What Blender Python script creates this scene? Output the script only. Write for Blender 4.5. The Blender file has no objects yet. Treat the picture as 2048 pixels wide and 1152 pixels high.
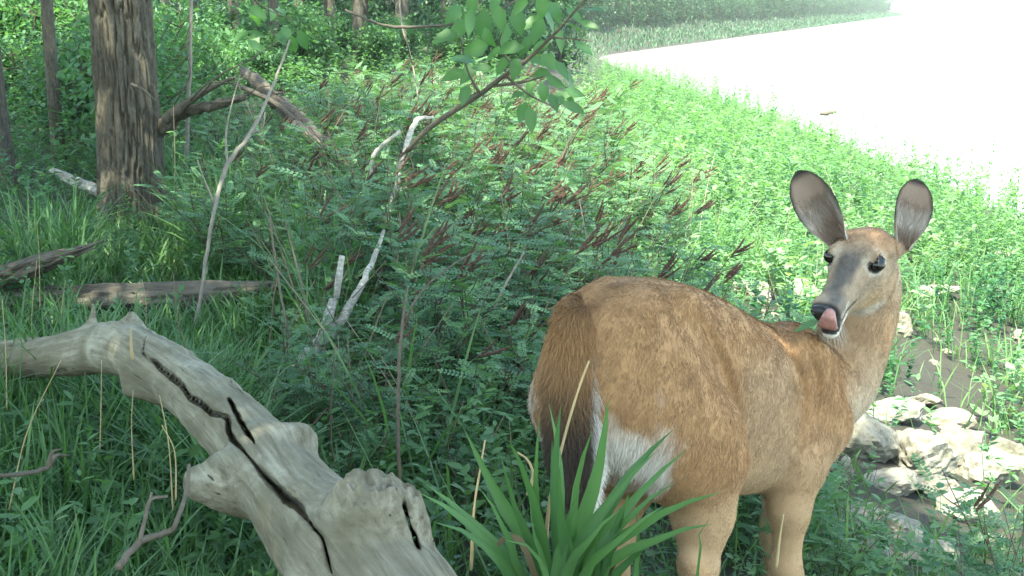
import bpy, math, random
import numpy as np
from mathutils import Vector, Matrix
rng = np.random.default_rng(11)
random.seed(5)
S = bpy.context.scene
C = S.collection
R = math.radians

# ------------------------------------------------------------------ camera
PITCH, CH, F = R(11.9), 1.25, 2668.0
cp, sp = math.cos(PITCH), math.sin(PITCH)
cam_d = bpy.data.cameras.new('trail_camera')
cam_d.sensor_width = 36.0
cam_d.lens = F / 2048 * 36.0
cam_d.clip_start, cam_d.clip_end = 0.05, 6000
cam = bpy.data.objects.new('trail_camera', cam_d)
cam.location = (0, 0, CH)
cam.rotation_euler = (R(90) - PITCH, 0, 0)
C.objects.link(cam)
S.camera = cam

# ------------------------------------------------------------------ light
SUN_DIR = Vector((0.15, 0.42, -0.895)).normalized()      # the way the light travels
W = bpy.data.worlds.new('World'); S.world = W
W.use_nodes = True
nt = W.node_tree
bg = nt.nodes['Background']
sky = nt.nodes.new('ShaderNodeTexSky')
sky.sky_type = 'NISHITA'; sky.sun_disc = False
sky.sun_elevation = math.asin(-SUN_DIR.z)
sky.sun_rotation = math.atan2(-SUN_DIR.x, -SUN_DIR.y)
sky.air_density, sky.dust_density, sky.ozone_density = 1.0, 1.5, 1.0
nt.links.new(sky.outputs[0], bg.inputs[0])
bg.inputs[1].default_value = 0.15
sd = bpy.data.lights.new('sun', 'SUN'); sd.energy = 3.4; sd.angle = R(0.5); sd.color = (1, .96, .90)
sun = bpy.data.objects.new('sun', sd); C.objects.link(sun)
sun.rotation_euler = SUN_DIR.to_track_quat('-Z', 'Y').to_euler()
sun.location = (-3, -8, 20)
S.view_settings.view_transform = 'Standard'
S.view_settings.look = 'None'
S.view_settings.gamma = 1.0
S.view_settings.use_curve_mapping = False
S.view_settings.use_white_balance = True          # the camera's own, slightly warm and green
S.view_settings.white_balance_temperature = 7300
S.view_settings.white_balance_tint = -5
S.view_settings.exposure = 2.65
S.cycles.max_bounces = 8
S.cycles.diffuse_bounces = 4
S.cycles.transmission_bounces = 6
S.cycles.transparent_max_bounces = 4
S.cycles.caustics_reflective = False
S.cycles.caustics_refractive = False
S.cycles.sample_clamp_indirect = 6.0

# ------------------------------------------------------------------ helpers
def P(px, py, Y):
    "the world point at distance Y that the photograph shows at (px, py) of 2048 x 1152"
    u, v = (px - 1024) / F, (576 - py) / F
    d = np.array([u, cp + v * sp, -sp + v * cp])
    return np.array([0, 0, CH]) + d * (Y / d[1])
def proj(p):
    p = np.asarray(p, float) - [0, 0, CH]
    dep = p[..., 1] * cp - p[..., 2] * sp
    up = p[..., 1] * sp + p[..., 2] * cp
    return 1024 + F * p[..., 0] / dep, 576 - F * up / dep
def inview(p, m=60):
    px, py = proj(p)
    return (px > -m) & (px < 2048 + m) & (py > -m) & (py < 1152 + m) & (p[..., 1] > .3)

def _hash(i, j, k, s):
    h = (i.astype(np.uint32) * np.uint32(374761393) + j.astype(np.uint32) * np.uint32(668265263)
         + k.astype(np.uint32) * np.uint32(2147483647) + np.uint32(s * 974711 + 13))
    h = (h ^ (h >> np.uint32(13))) * np.uint32(1274126177)
    h = (h ^ (h >> np.uint32(16))) * np.uint32(2246822519)
    h ^= h >> np.uint32(15)
    return (h & np.uint32(0xffffff)).astype(np.float32) / np.float32(0xffffff)
def vnoise(p, s=0):
    "value noise 0..1 at points (N,3)"
    p = np.asarray(p, np.float32)
    fl = np.floor(p); f = p - fl; f = f * f * (3 - 2 * f)
    i = fl.astype(np.int64)
    x, y, z = f[..., 0], f[..., 1], f[..., 2]
    o = 0
    for dx in (0, 1):
        for dy in (0, 1):
            for dz in (0, 1):
                o = o + _hash(i[..., 0] + dx, i[..., 1] + dy, i[..., 2] + dz, s) * (x if dx else 1 - x) * (y if dy else 1 - y) * (z if dz else 1 - z)
    return o
def fbm(p, s=0, o=3):
    a, t, w = 0, 0, 1.0
    p = np.asarray(p, np.float32)
    for q in range(o):
        a = a + w * vnoise(p * 2 ** q, s + q * 7); t += w; w *= .5
    return a / t

def tag(o, label=None, cat=None, group=None, kind=None):
    if label: o['label'] = label
    if cat: o['category'] = cat
    if group: o['group'] = group
    if kind: o['kind'] = kind
    return o
def link(name, data, parent=None, loc=None):
    o = bpy.data.objects.new(name, data); C.objects.link(o)
    if parent is not None: o.parent = parent
    if loc is not None: o.location = [float(q) for q in loc]
    return o
def empty(name, loc=(0, 0, 0)):
    o = link(name, None, None, loc); o.empty_display_size = .1
    return o
def copy_tree(o, parent=None):
    c = o.copy(); C.objects.link(c); c.parent = parent
    for ch in list(o.children): copy_tree(ch, c)
    return c
def make_mesh(name, V, Fs, mat=None, smooth=True, attrs=None):
    "Fs: one int array (n,3) or (n,4), or a list of such arrays"
    me = bpy.data.meshes.new(name)
    V = np.ascontiguousarray(V, np.float32)
    if not isinstance(Fs, (list, tuple)): Fs = [Fs]
    Fs = [np.ascontiguousarray(f, np.int32) for f in Fs if len(f)]
    me.vertices.add(len(V)); me.vertices.foreach_set('co', V.ravel())
    tot = np.concatenate([np.full(len(f), f.shape[1], np.int32) for f in Fs])
    idx = np.concatenate([f.ravel() for f in Fs])
    st = np.concatenate([[0], np.cumsum(tot)[:-1]]).astype(np.int32)
    me.loops.add(len(idx)); me.loops.foreach_set('vertex_index', idx)
    me.polygons.add(len(tot)); me.polygons.foreach_set('loop_start', st)
    try: me.polygons.foreach_set('loop_total', tot)
    except Exception: pass
    me.polygons.foreach_set('use_smooth', np.full(len(tot), bool(smooth)))
    me.update(calc_edges=True)
    for k, a in (attrs or {}).items():
        a = np.ascontiguousarray(a, np.float32)
        if a.ndim == 1:
            at = me.attributes.new(k, 'FLOAT', 'POINT'); at.data.foreach_set('value', a)
        else:
            at = me.attributes.new(k, 'FLOAT_COLOR', 'POINT')
            if a.shape[1] == 3: a = np.concatenate([a, np.ones((len(a), 1), np.float32)], 1)
            at.data.foreach_set('color', np.ascontiguousarray(a, np.float32).ravel())
    if mat is not None: me.materials.append(mat)
    return me
class MB:
    "collects pieces into one mesh"
    def __init__(s): s.V, s.Q, s.T, s.A, s.n = [], [], [], [], 0
    def add(s, V, Fq, tint=None):
        V = np.asarray(V, np.float32).reshape(-1, 3)
        for f in (Fq if isinstance(Fq, (list, tuple)) else [Fq]):
            f = np.asarray(f)
            if len(f): (s.Q if f.shape[1] == 4 else s.T).append(f + s.n)
        s.V.append(V); s.n += len(V)
        s.A.append(np.broadcast_to(np.asarray(.5 if tint is None else tint, np.float32), (len(V),)).copy())
    def mesh(s, name, mat, smooth=True):
        fs = ([np.concatenate(s.Q)] if s.Q else []) + ([np.concatenate(s.T)] if s.T else [])
        return make_mesh(name, np.concatenate(s.V), fs, mat, smooth, {'tint': np.concatenate(s.A)})
def copies(TV, TF, M, T):
    "template TV (m,3), TF (k,c) repeated with matrices M (N,3,3) and offsets T (N,3)"
    TV = np.asarray(TV, np.float32); TF = np.asarray(TF)
    V = np.einsum('nij,mj->nmi', np.asarray(M, np.float32), TV) + np.asarray(T, np.float32)[:, None, :]
    n, m = V.shape[:2]
    Fq = (TF[None] + (np.arange(n) * m)[:, None, None]).reshape(-1, TF.shape[1])
    return V.reshape(-1, 3), Fq
def nrm(a): 
    a = np.asarray(a, float)
    return a / np.maximum(np.linalg.norm(a, axis=-1, keepdims=True), 1e-9)
def basis(x, up):
    "matrices (N,3,3) whose columns are x, y, z with x along x and z near up"
    x = nrm(x); up = np.broadcast_to(np.asarray(up, float), x.shape)
    y = nrm(np.cross(up, x)); z = np.cross(x, y)
    return np.stack([x, y, z], -1)
def smooth_path(pts, n):
    "Catmull-Rom through points (any columns) resampled to n"
    p = np.asarray(pts, float)
    if len(p) < 3:
        t = np.linspace(0, 1, n)[:, None]
        return p[0] * (1 - t) + p[-1] * t
    q = np.vstack([2 * p[0] - p[1], p, 2 * p[-1] - p[-2]])
    L = np.concatenate([[0], np.cumsum(np.linalg.norm(np.diff(p[:, :3], axis=0), axis=1))])
    s = np.linspace(0, L[-1], n)
    i = np.clip(np.searchsorted(L, s, 'right') - 1, 0, len(p) - 2)
    t = ((s - L[i]) / np.maximum(L[i + 1] - L[i], 1e-9))[:, None]
    a, b, c, d = q[i], q[i + 1], q[i + 2], q[i + 3]
    return .5 * ((2 * b) + (c - a) * t + (2 * a - 5 * b + 4 * c - d) * t ** 2 + (3 * b - a - 3 * c + d) * t ** 3)
def tube(pts, rad, ns=8, cap=True, rough=0.0, seed=0, freq=20.0):
    pts = np.asarray(pts, float); n = len(pts)
    rad = np.broadcast_to(np.asarray(rad, float), (n,))
    tg = nrm(np.gradient(pts, axis=0))
    up = np.array([0, 0, 1.0]) if abs(tg[0][2]) < .9 else np.array([1.0, 0, 0])
    nn = nrm(np.cross(tg[0], up)); fr = []
    for i in range(n):
        nn = nrm(nn - tg[i] * nn.dot(tg[i])); fr.append((nn, np.cross(tg[i], nn)))
    fr = np.array(fr)
    a = np.arange(ns) / ns * 2 * np.pi
    ring = fr[:, 0][:, None] * np.cos(a)[None, :, None] + fr[:, 1][:, None] * np.sin(a)[None, :, None]
    rr = rad[:, None] * np.ones(ns)[None]
    if rough:
        q = pts[:, None] + ring * rad[:, None, None]
        rr = rr * (1 + rough * 2 * (fbm(q * freq, seed, 3) - .5))
    V = (pts[:, None] + ring * rr[..., None]).reshape(-1, 3)
    i, j = np.meshgrid(np.arange(n - 1), np.arange(ns), indexing='ij')
    j2 = (j + 1) % ns
    Q = np.stack([i * ns + j, i * ns + j2, (i + 1) * ns + j2, (i + 1) * ns + j], -1).reshape(-1, 4)
    fs = [Q]
    if cap:
        V = np.vstack([V, pts[0], pts[-1] + tg[-1] * rad[-1] * .3])
        k = np.arange(ns)
        fs.append(np.concatenate([np.stack([np.full(ns, n * ns), (k + 1) % ns, k], -1),
                                  np.stack([np.full(ns, n * ns + 1), (n - 1) * ns + k, (n - 1) * ns + (k + 1) % ns], -1)]))
    return V, fs

# --------- implicit modelling: smooth unions on a grid, meshed by surface nets
class SDF:
    def __init__(s, lo, hi, h):
        s.lo, s.h = np.asarray(lo, float), h
        s.n = np.ceil((np.asarray(hi) - s.lo) / h).astype(int) + 1
        s.A = np.full(s.n, 1.0, np.float32)
    def block(s, lo, hi, m):
        i0 = np.maximum(np.floor((np.asarray(lo) - m - s.lo) / s.h).astype(int), 0)
        i1 = np.minimum(np.ceil((np.asarray(hi) + m - s.lo) / s.h).astype(int) + 1, s.n)
        sl = tuple(slice(a, b) for a, b in zip(i0, i1))
        g = [(s.lo[k] + np.arange(i0[k], i1[k]) * s.h).astype(np.float32) for k in range(3)]
        return sl, g[0][:, None, None], g[1][None, :, None], g[2][None, None, :]
    def blend(s, lo, hi, fn, k=.02, sub=False, m=None):
        sl, X, Y, Z = s.block(lo, hi, m if m is not None else k * 1.3 + .02)
        if min(q.stop - q.start for q in sl) <= 0: return
        d = fn(X, Y, Z).astype(np.float32); a = s.A[sl]
        if sub:
            h = np.clip(.5 - .5 * (a + d) / k, 0, 1)
            s.A[sl] = a * (1 - h) - d * h + k * h * (1 - h)
        else:
            h = np.clip(.5 + .5 * (a - d) / k, 0, 1)
            s.A[sl] = a * (1 - h) + d * h - k * h * (1 - h)
    def cone(s, a, b, ra, rb, k=.02, sub=False):
        a, b = np.asarray(a, float), np.asarray(b, float); ab = b - a; L2 = ab.dot(ab) + 1e-12
        r = max(ra, rb)
        def fn(X, Y, Z):
            t = np.clip(((X - a[0]) * ab[0] + (Y - a[1]) * ab[1] + (Z - a[2]) * ab[2]) / L2, 0, 1)
            return np.sqrt((X - a[0] - t * ab[0]) ** 2 + (Y - a[1] - t * ab[1]) ** 2 + (Z - a[2] - t * ab[2]) ** 2) - (ra + (rb - ra) * t)
        s.blend(np.minimum(a, b) - r, np.maximum(a, b) + r, fn, k, sub)
    def chain(s, pts, k=.02, sub=False):
        for p, q in zip(pts[:-1], pts[1:]): s.cone(p[:3], q[:3], p[3], q[3], k, sub)
    def ell(s, c, r, M=None, k=.02, sub=False):
        c, r = np.asarray(c, float), np.asarray(r, float); M = np.eye(3) if M is None else np.asarray(M)
        R0 = r.max(); rm = r.min()
        def fn(X, Y, Z):
            q = 0; g = 0
            for i in range(3):
                v = ((X - c[0]) * M[0, i] + (Y - c[1]) * M[1, i] + (Z - c[2]) * M[2, i])
                q = q + (v / r[i]) ** 2; g = g + (v / r[i] ** 2) ** 2
            k0 = np.sqrt(q); k1 = np.sqrt(g) + 1e-6
            return k0 * (k0 - 1) / k1
        s.blend(c - R0, c + R0, fn, k, sub)
    def mesh(s, it=0, lam=.5):
        A = s.A; h = s.h; n = A.shape
        I = A < 0
        c = np.zeros((n[0] - 1, n[1] - 1, n[2] - 1), np.int8)
        for dx in (0, 1):
            for dy in (0, 1):
                for dz in (0, 1):
                    c += I[dx:n[0] - 1 + dx, dy:n[1] - 1 + dy, dz:n[2] - 1 + dz]
        mix = (c > 0) & (c < 8)
        ii, jj, kk = np.nonzero(mix)
        idx = np.full(mix.shape, -1, np.int32); idx[mix] = np.arange(len(ii))
        acc = np.zeros((len(ii), 3)); cnt = np.zeros(len(ii))
        cor = [(0, 0, 0), (1, 0, 0), (0, 1, 0), (1, 1, 0), (0, 0, 1), (1, 0, 1), (0, 1, 1), (1, 1, 1)]
        vals = [A[ii + a, jj + b, kk + d_] for a, b, d_ in cor]
        for p in range(8):
            for q in range(p + 1, 8):
                da = np.array(cor[q]) - np.array(cor[p])
                if np.abs(da).sum() != 1: continue
                x = (vals[p] < 0) != (vals[q] < 0)
                t = vals[p][x] / (vals[p][x] - vals[q][x])
                acc[x] += np.array(cor[p]) + t[:, None] * da; cnt[x] += 1
        V = s.lo + (np.stack([ii, jj, kk], -1) + acc / cnt[:, None]) * h
        Qs = []
        for ax in range(3):
            b1, b2 = (ax + 1) % 3, (ax + 2) % 3
            sa = [slice(None)] * 3; sb = [slice(None)] * 3
            sa[ax], sb[ax] = slice(0, n[ax] - 1), slice(1, n[ax])
            x = I[tuple(sa)] != I[tuple(sb)]
            e = np.stack(np.nonzero(x), -1)
            e = e[(e[:, b1] > 0) & (e[:, b2] > 0) & (e[:, b1] < n[b1] - 1) & (e[:, b2] < n[b2] - 1)]
            o1 = np.zeros(3, int); o1[b1] = 1; o2 = np.zeros(3, int); o2[b2] = 1
            g = lambda q: idx[q[:, 0], q[:, 1], q[:, 2]]
            f = np.stack([g(e - o1 - o2), g(e - o2), g(e), g(e - o1)], -1)
            ins = I[e[:, 0], e[:, 1], e[:, 2]]
            f[~ins] = f[~ins][:, ::-1]
            Qs.append(f)
        Q = np.concatenate(Qs); Q = Q[(Q >= 0).all(1)]
        if it:
            E = np.concatenate([Q[:, [0, 1]], Q[:, [1, 2]], Q[:, [2, 3]], Q[:, [3, 0]]])
            d = np.bincount(E.ravel(), minlength=len(V)).astype(float)[:, None]
            for _ in range(it):
                s_ = np.stack([np.bincount(E[:, 0], V[E[:, 1], a], len(V)) + np.bincount(E[:, 1], V[E[:, 0], a], len(V)) for a in range(3)], -1)
                V = V * (1 - lam) + lam * s_ / d
        return V, Q
def vnormals(V, Q):
    n = np.cross(V[Q[:, 2]] - V[Q[:, 0]], V[Q[:, 3 if Q.shape[1] == 4 else 1]] - V[Q[:, 1]] if Q.shape[1] == 4 else V[Q[:, 1]] - V[Q[:, 0]])
    N = np.stack([sum(np.bincount(Q[:, c], n[:, a], len(V)) for c in range(Q.shape[1])) for a in range(3)], -1)
    return nrm(N)

# ------------------------------------------------------------------ materials
def new_mat(name):
    m = bpy.data.materials.new(name); m.use_nodes = True
    t = m.node_tree
    return m, t, t.nodes['Principled BSDF'], t.nodes['Material Output']
def N(t, kind, **kw):
    n = t.nodes.new(kind)
    for k, v in kw.items(): setattr(n, k, v)
    return n
def ramp(t, fac, stops):
    r = N(t, 'ShaderNodeValToRGB')
    el = r.color_ramp.elements
    while len(el) < len(stops): el.new(.5)
    for e, (p, c) in zip(el, stops): e.position = p; e.color = (*c, 1)
    t.links.new(fac, r.inputs[0])
    return r.outputs[0]
def noise(t, scale, detail=4, rough=.55, vec=None, dist=0):
    n = N(t, 'ShaderNodeTexNoise'); n.inputs['Scale'].default_value = scale
    n.inputs['Detail'].default_value = detail; n.inputs['Roughness'].default_value = rough
    n.inputs['Distortion'].default_value = dist
    if vec is not None: t.links.new(vec, n.inputs['Vector'])
    return n.outputs['Fac']
def mixc(t, fac, a, b, mode='MIX'):
    m = N(t, 'ShaderNodeMix', data_type='RGBA', blend_type=mode)
    for s, v in ((m.inputs[0], fac), (m.inputs[6], a), (m.inputs[7], b)):
        if hasattr(v, 'is_output'): t.links.new(v, s)
        elif isinstance(v, (int, float)): s.default_value = v
        else: s.default_value = (*v, 1)
    return m.outputs[2]
def objcoord(t, scale=(1, 1, 1)):
    c = N(t, 'ShaderNodeTexCoord'); m = N(t, 'ShaderNodeMapping')
    m.inputs['Scale'].default_value = scale
    t.links.new(c.outputs['Object'], m.inputs[0])
    return m.outputs[0]
def bump(t, b, h, strength=.5, dist=.01):
    n = N(t, 'ShaderNodeBump'); n.inputs['Strength'].default_value = strength; n.inputs['Distance'].default_value = dist
    t.links.new(h, n.inputs['Height']); t.links.new(n.outputs[0], b.inputs['Normal'])
def leaf_mat(name, c1, c2, trans=.35, rough=.5, spec=.35, tcol=None):
    m, t, b, o = new_mat(name)
    a = N(t, 'ShaderNodeAttribute', attribute_name='tint')
    oi = N(t, 'ShaderNodeObjectInfo')
    ad = N(t, 'ShaderNodeMath', operation='MULTIPLY_ADD'); t.links.new(oi.outputs['Random'], ad.inputs[0])
    ad.inputs[1].default_value = .35; t.links.new(a.outputs['Fac'], ad.inputs[2])
    sb = N(t, 'ShaderNodeMath', operation='SUBTRACT', use_clamp=True); t.links.new(ad.outputs[0], sb.inputs[0]); sb.inputs[1].default_value = .17
    col = mixc(t, sb.outputs[0], c1, c2)
    b.inputs['Roughness'].default_value = rough
    b.inputs['Specular IOR Level'].default_value = spec
    t.links.new(col, b.inputs['Base Color'])
    tr = N(t, 'ShaderNodeBsdfTranslucent')
    t.links.new(mixc(t, 1.0, col, tcol or (1.5, 1.6, .8), 'MULTIPLY'), tr.inputs[0])
    mx = N(t, 'ShaderNodeMixShader'); mx.inputs[0].default_value = trans
    t.links.new(b.outputs[0], mx.inputs[1]); t.links.new(tr.outputs[0], mx.inputs[2])
    t.links.new(mx.outputs[0], o.inputs['Surface'])
    return m
def wood_mat(name, stops, grain=(3, 30, 30), fine=8, bumps=.5, bdist=.006, rough=.85, ndet=6):
    m, t, b, o = new_mat(name)
    v = objcoord(t, grain)
    n1 = noise(t, fine, ndet, .65, v, .3)
    n2 = noise(t, 3.5, 3, .6, objcoord(t))
    c = ramp(t, n1, stops)
    c = mixc(t, .35, c, ramp(t, n2, [(.3, stops[0][1]), (.7, stops[-1][1])]))
    t.links.new(c, b.inputs['Base Color']); b.inputs['Roughness'].default_value = rough
    b.inputs['Specular IOR Level'].default_value = .2
    bump(t, b, n1, bumps, bdist)
    return m
def flat_mat(name, col, rough=.7, spec=.3, coat=0):
    m, t, b, o = new_mat(name)
    b.inputs['Base Color'].default_value = (*col, 1); b.inputs['Roughness'].default_value = rough
    b.inputs['Specular IOR Level'].default_value = spec; b.inputs['Coat Weight'].default_value = coat
    return m
def attr_mat(name, attr='col', rough=.75, spec=.2):
    m, t, b, o = new_mat(name)
    a = N(t, 'ShaderNodeAttribute', attribute_name=attr)
    t.links.new(a.outputs['Color'], b.inputs['Base Color']); b.inputs['Roughness'].default_value = rough
    b.inputs['Specular IOR Level'].default_value = spec
    return m

# ------------------------------------------------------------------ lie of the land
def xs(y): return np.interp(y, [-60, 0, 18, 35, 60, 83, 400, 900], [7.5, 7.5, 7.5, 7.4, 5.6, 5.2, 110.9, 277.6])
def gz(x, y):
    x, y = np.asarray(x, float), np.asarray(y, float)
    ds = xs(y) - x
    z = np.interp(ds, [-60, -4, 0, 2, 5, 6.9, 7.4, 8.0, 16, 40, 200], [-9, -2.8, -1.78, -1.38, -.8, -.25, -.1, 0, .05, .5, 4])
    q = np.stack([x, y, 0 * x], -1)
    return z + .06 * (fbm(q * 1.3, 3, 2) - .5) + .05 * (fbm(q * .4, 5, 2) - .5)
WATER_Z = -1.75
# ------------------------------------------------------------------ ground and water
def axis(lo, hi, dense_lo, dense_hi, step, grow=1.12):
    a = list(np.arange(dense_lo, dense_hi, step)); s = step
    while a[-1] < hi: s *= grow; a.append(a[-1] + s)
    s = step
    while a[0] > lo: s *= grow; a.insert(0, a[0] - s)
    return np.array(a)
gx, gy = axis(-450, 500, -2.4, 2.6, .04, 1.06), axis(-60, 1200, 1.4, 7, .05, 1.06)
X, Y = np.meshgrid(gx, gy, indexing='ij')
Z = gz(X, Y)
Z = Z + .02 * (fbm(np.stack([X * 7, Y * 7, X * 0], -1), 8, 3) - .5)
i, j = np.meshgrid(np.arange(len(gx) - 1), np.arange(len(gy) - 1), indexing='ij')
ny = len(gy)
Q = np.stack([i * ny + j, (i + 1) * ny + j, (i + 1) * ny + j + 1, i * ny + j + 1], -1).reshape(-1, 4)
soil, t, b, o = new_mat('soil')
v = objcoord(t)
n1, n2 = noise(t, 3, 5, .65, v), noise(t, 45, 6, .7, v)
c = mixc(t, n2, ramp(t, n1, [(.35, (.014, .012, .009)), (.65, (.034, .031, .024))]), (.044, .040, .031))
t.links.new(c, b.inputs['Base Color']); b.inputs['Roughness'].default_value = .95
bump(t, b, n2, .7, .03)
tag(link('ground', make_mesh('ground', np.stack([X, Y, Z], -1).reshape(-1, 3), Q, soil)), kind='structure')
wm, t, b, o = new_mat('lake_water')
b.inputs['Base Color'].default_value = (.40, .42, .39, 1); b.inputs['Roughness'].default_value = .12
b.inputs['IOR'].default_value = 1.33
bump(t, b, noise(t, 1.3, 4, .6, objcoord(t, (1, .5, 1))), .35, .08)
wx, wy = axis(0, 4000, 0, 60, 2, 1.2), axis(-400, 4500, -10, 100, 2, 1.2)
wx = wx[wx > -2]
X, Y = np.meshgrid(wx, wy, indexing='ij')
i, j = np.meshgrid(np.arange(len(wx) - 1), np.arange(len(wy) - 1), indexing='ij'); ny = len(wy)
Q = np.stack([i * ny + j, (i + 1) * ny + j, (i + 1) * ny + j + 1, i * ny + j + 1], -1).reshape(-1, 4)
tag(link('lake', make_mesh('lake', np.stack([X, Y, X * 0 + WATER_Z], -1).reshape(-1, 3), Q, wm)), kind='structure')
# ------------------------------------------------------------------ leaf shapes
def leaf8():
    "ovate leaf along +x, folded at the midrib and drooping at the tip, 8 triangles"
    xs_ = [0, .33, .68, 1]; dz = [0, .02, -.01, -.10]; w = [.0, .27, .22, 0]
    V = [(0, 0, 0), (.33, 0, .02), (.68, 0, -.01), (1, 0, -.10), (.30, .27, .07), (.66, .21, .04), (.30, -.27, .07), (.66, -.21, .04)]
    return np.array(V, float), np.array([[0, 1, 4, 4], [1, 2, 5, 4], [2, 3, 5, 5], [0, 6, 6, 1], [6, 7, 2, 1], [7, 7, 3, 2]])
def leaf4(w=.22):
    V = np.array([(0, 0, 0), (1, 0, -.04), (.32, w, .05), (.70, w * .85, .03), (.32, -w, .05), (.70, -w * .85, .03)], float)
    return V, np.array([[0, 1, 3, 2], [0, 4, 5, 1]])
def leafq(w=.3):
    return np.array([(0, 0, 0), (.5, w, .06), (1, 0, -.05), (.5, -w, .06)], float), np.array([[0, 3, 2, 1]])
L4V, L4F = leaf4()
LQV, LQF = leafq()
def rand_dirs(n, r=rng):
    return nrm(r.normal(0, 1, (n, 3)))
def leaf_cloud(pts, dirs, size, V=LQV, Fq=LQF, r=rng, up=.6, tint=None):
    n = len(pts)
    ups = nrm(rand_dirs(n, r) * (1 - up) + np.array([0, 0, up]))
    M = basis(dirs, ups) * np.asarray(size)[:, None, None]
    v, f = copies(V, Fq, M, pts)
    t = r.uniform(0, 1, n) if tint is None else tint
    return v, f, np.repeat(t, len(V))

# ------------------------------------------------------------------ trees
bark, t, b, o = new_mat('furrowed_bark')
v = objcoord(t, (1, 1, .38))
n1 = noise(t, 44, 6, .65, v, .4); n2 = noise(t, 3.2, 3, .6, objcoord(t)); n3 = noise(t, 120, 3, .6, v)
c = ramp(t, n1, [(.30, (.030, .027, .021)), (.5, (.070, .063, .050)), (.70, (.130, .118, .094))])
c = mixc(t, ramp(t, n2, [(.45, (0, 0, 0)), (.7, (.4, .4, .4))]), c, (.15, .125, .085))
c = mixc(t, .25, c, ramp(t, n3, [(.3, (.05, .04, .03)), (.7, (.25, .22, .18))]))
t.links.new(c, b.inputs['Base Color']); b.inputs['Roughness'].default_value = .92; b.inputs['Specular IOR Level'].default_value = .15
bump(t, b, n1, .7, .012)
leaf_shade = leaf_mat('canopy_leaf', (.035, .085, .025), (.075, .15, .045), .4)
leaf_wood = leaf_mat('woodland_leaf', (.038, .102, .050), (.108, .225, .092), .4)
leaf_far = leaf_mat('far_leaf', (.026, .075, .044), (.070, .150, .074), .3)

def bark_trunk(path, ns, plates, depth, seed):
    "path rows x y z r; deep vertical furrows between interlocking plates"
    p = np.asarray(path); n = len(p)
    a = np.arange(ns) / ns * 2 * np.pi
    r = p[:, 3][:, None] * np.ones(ns)[None]
    zz = p[:, 2][:, None] + 0 * r
    cx, sx = np.cos(a)[None] + 0 * r, np.sin(a)[None] + 0 * r
    q = np.stack([cx * plates, sx * plates, zz * 5], -1)
    wv = fbm(q * .7 + 5, seed, 2) - .5
    n1 = vnoise(q * .9 + np.stack([wv, -wv, wv * 0], -1) * 3.0, seed + 1)
    n2 = vnoise(q * np.array([1.7, 1.7, 2.4]) + 11, seed + 2)
    rid = np.clip(np.abs(n1 * 2 - 1) * 3.2, 0, 1)                 # plates are flat, furrows narrow
    d = depth * (rid - .75) + depth * .45 * (n2 - .5) + depth * .8 * (fbm(q * .25, seed + 4, 2) - .5)
    rr = r + d * np.minimum(1, r / .12)
    V = np.stack([p[:, 0][:, None] + cx * rr, p[:, 1][:, None] + sx * rr, zz], -1).reshape(-1, 3)
    i, j = np.meshgrid(np.arange(n - 1), np.arange(ns), indexing='ij')
    return V, np.stack([i * ns + j, i * ns + (j + 1) % ns, (i + 1) * ns + (j + 1) % ns, (i + 1) * ns + j], -1).reshape(-1, 4)
EDGE_Y = [-30, 0, 3.3, 4.7, 5.3, 6.4, 7.2, 9, 14, 20, 30]
EDGE_X = [1.3, 1.3, 1.7, 1.45, 1.25, 1.4, .6, .25, -2.4, -3.8, -5.5]
def sunlit_pruned(pts):
    "keep the leaves whose shadow falls inside the shaded strip of the bank"
    k = pts[:, 2] / -SUN_DIR.z
    lx, ly = pts[:, 0] + SUN_DIR.x * k, pts[:, 1] + SUN_DIR.y * k
    return lx < np.interp(ly, EDGE_Y, EDGE_X) + .9 * np.interp(ly, [3.7, 4.6], [.12, 1]) * (fbm(np.stack([lx * 1.6, ly * 1.6, lx * 0], -1), 77, 2) - .5)
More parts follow.
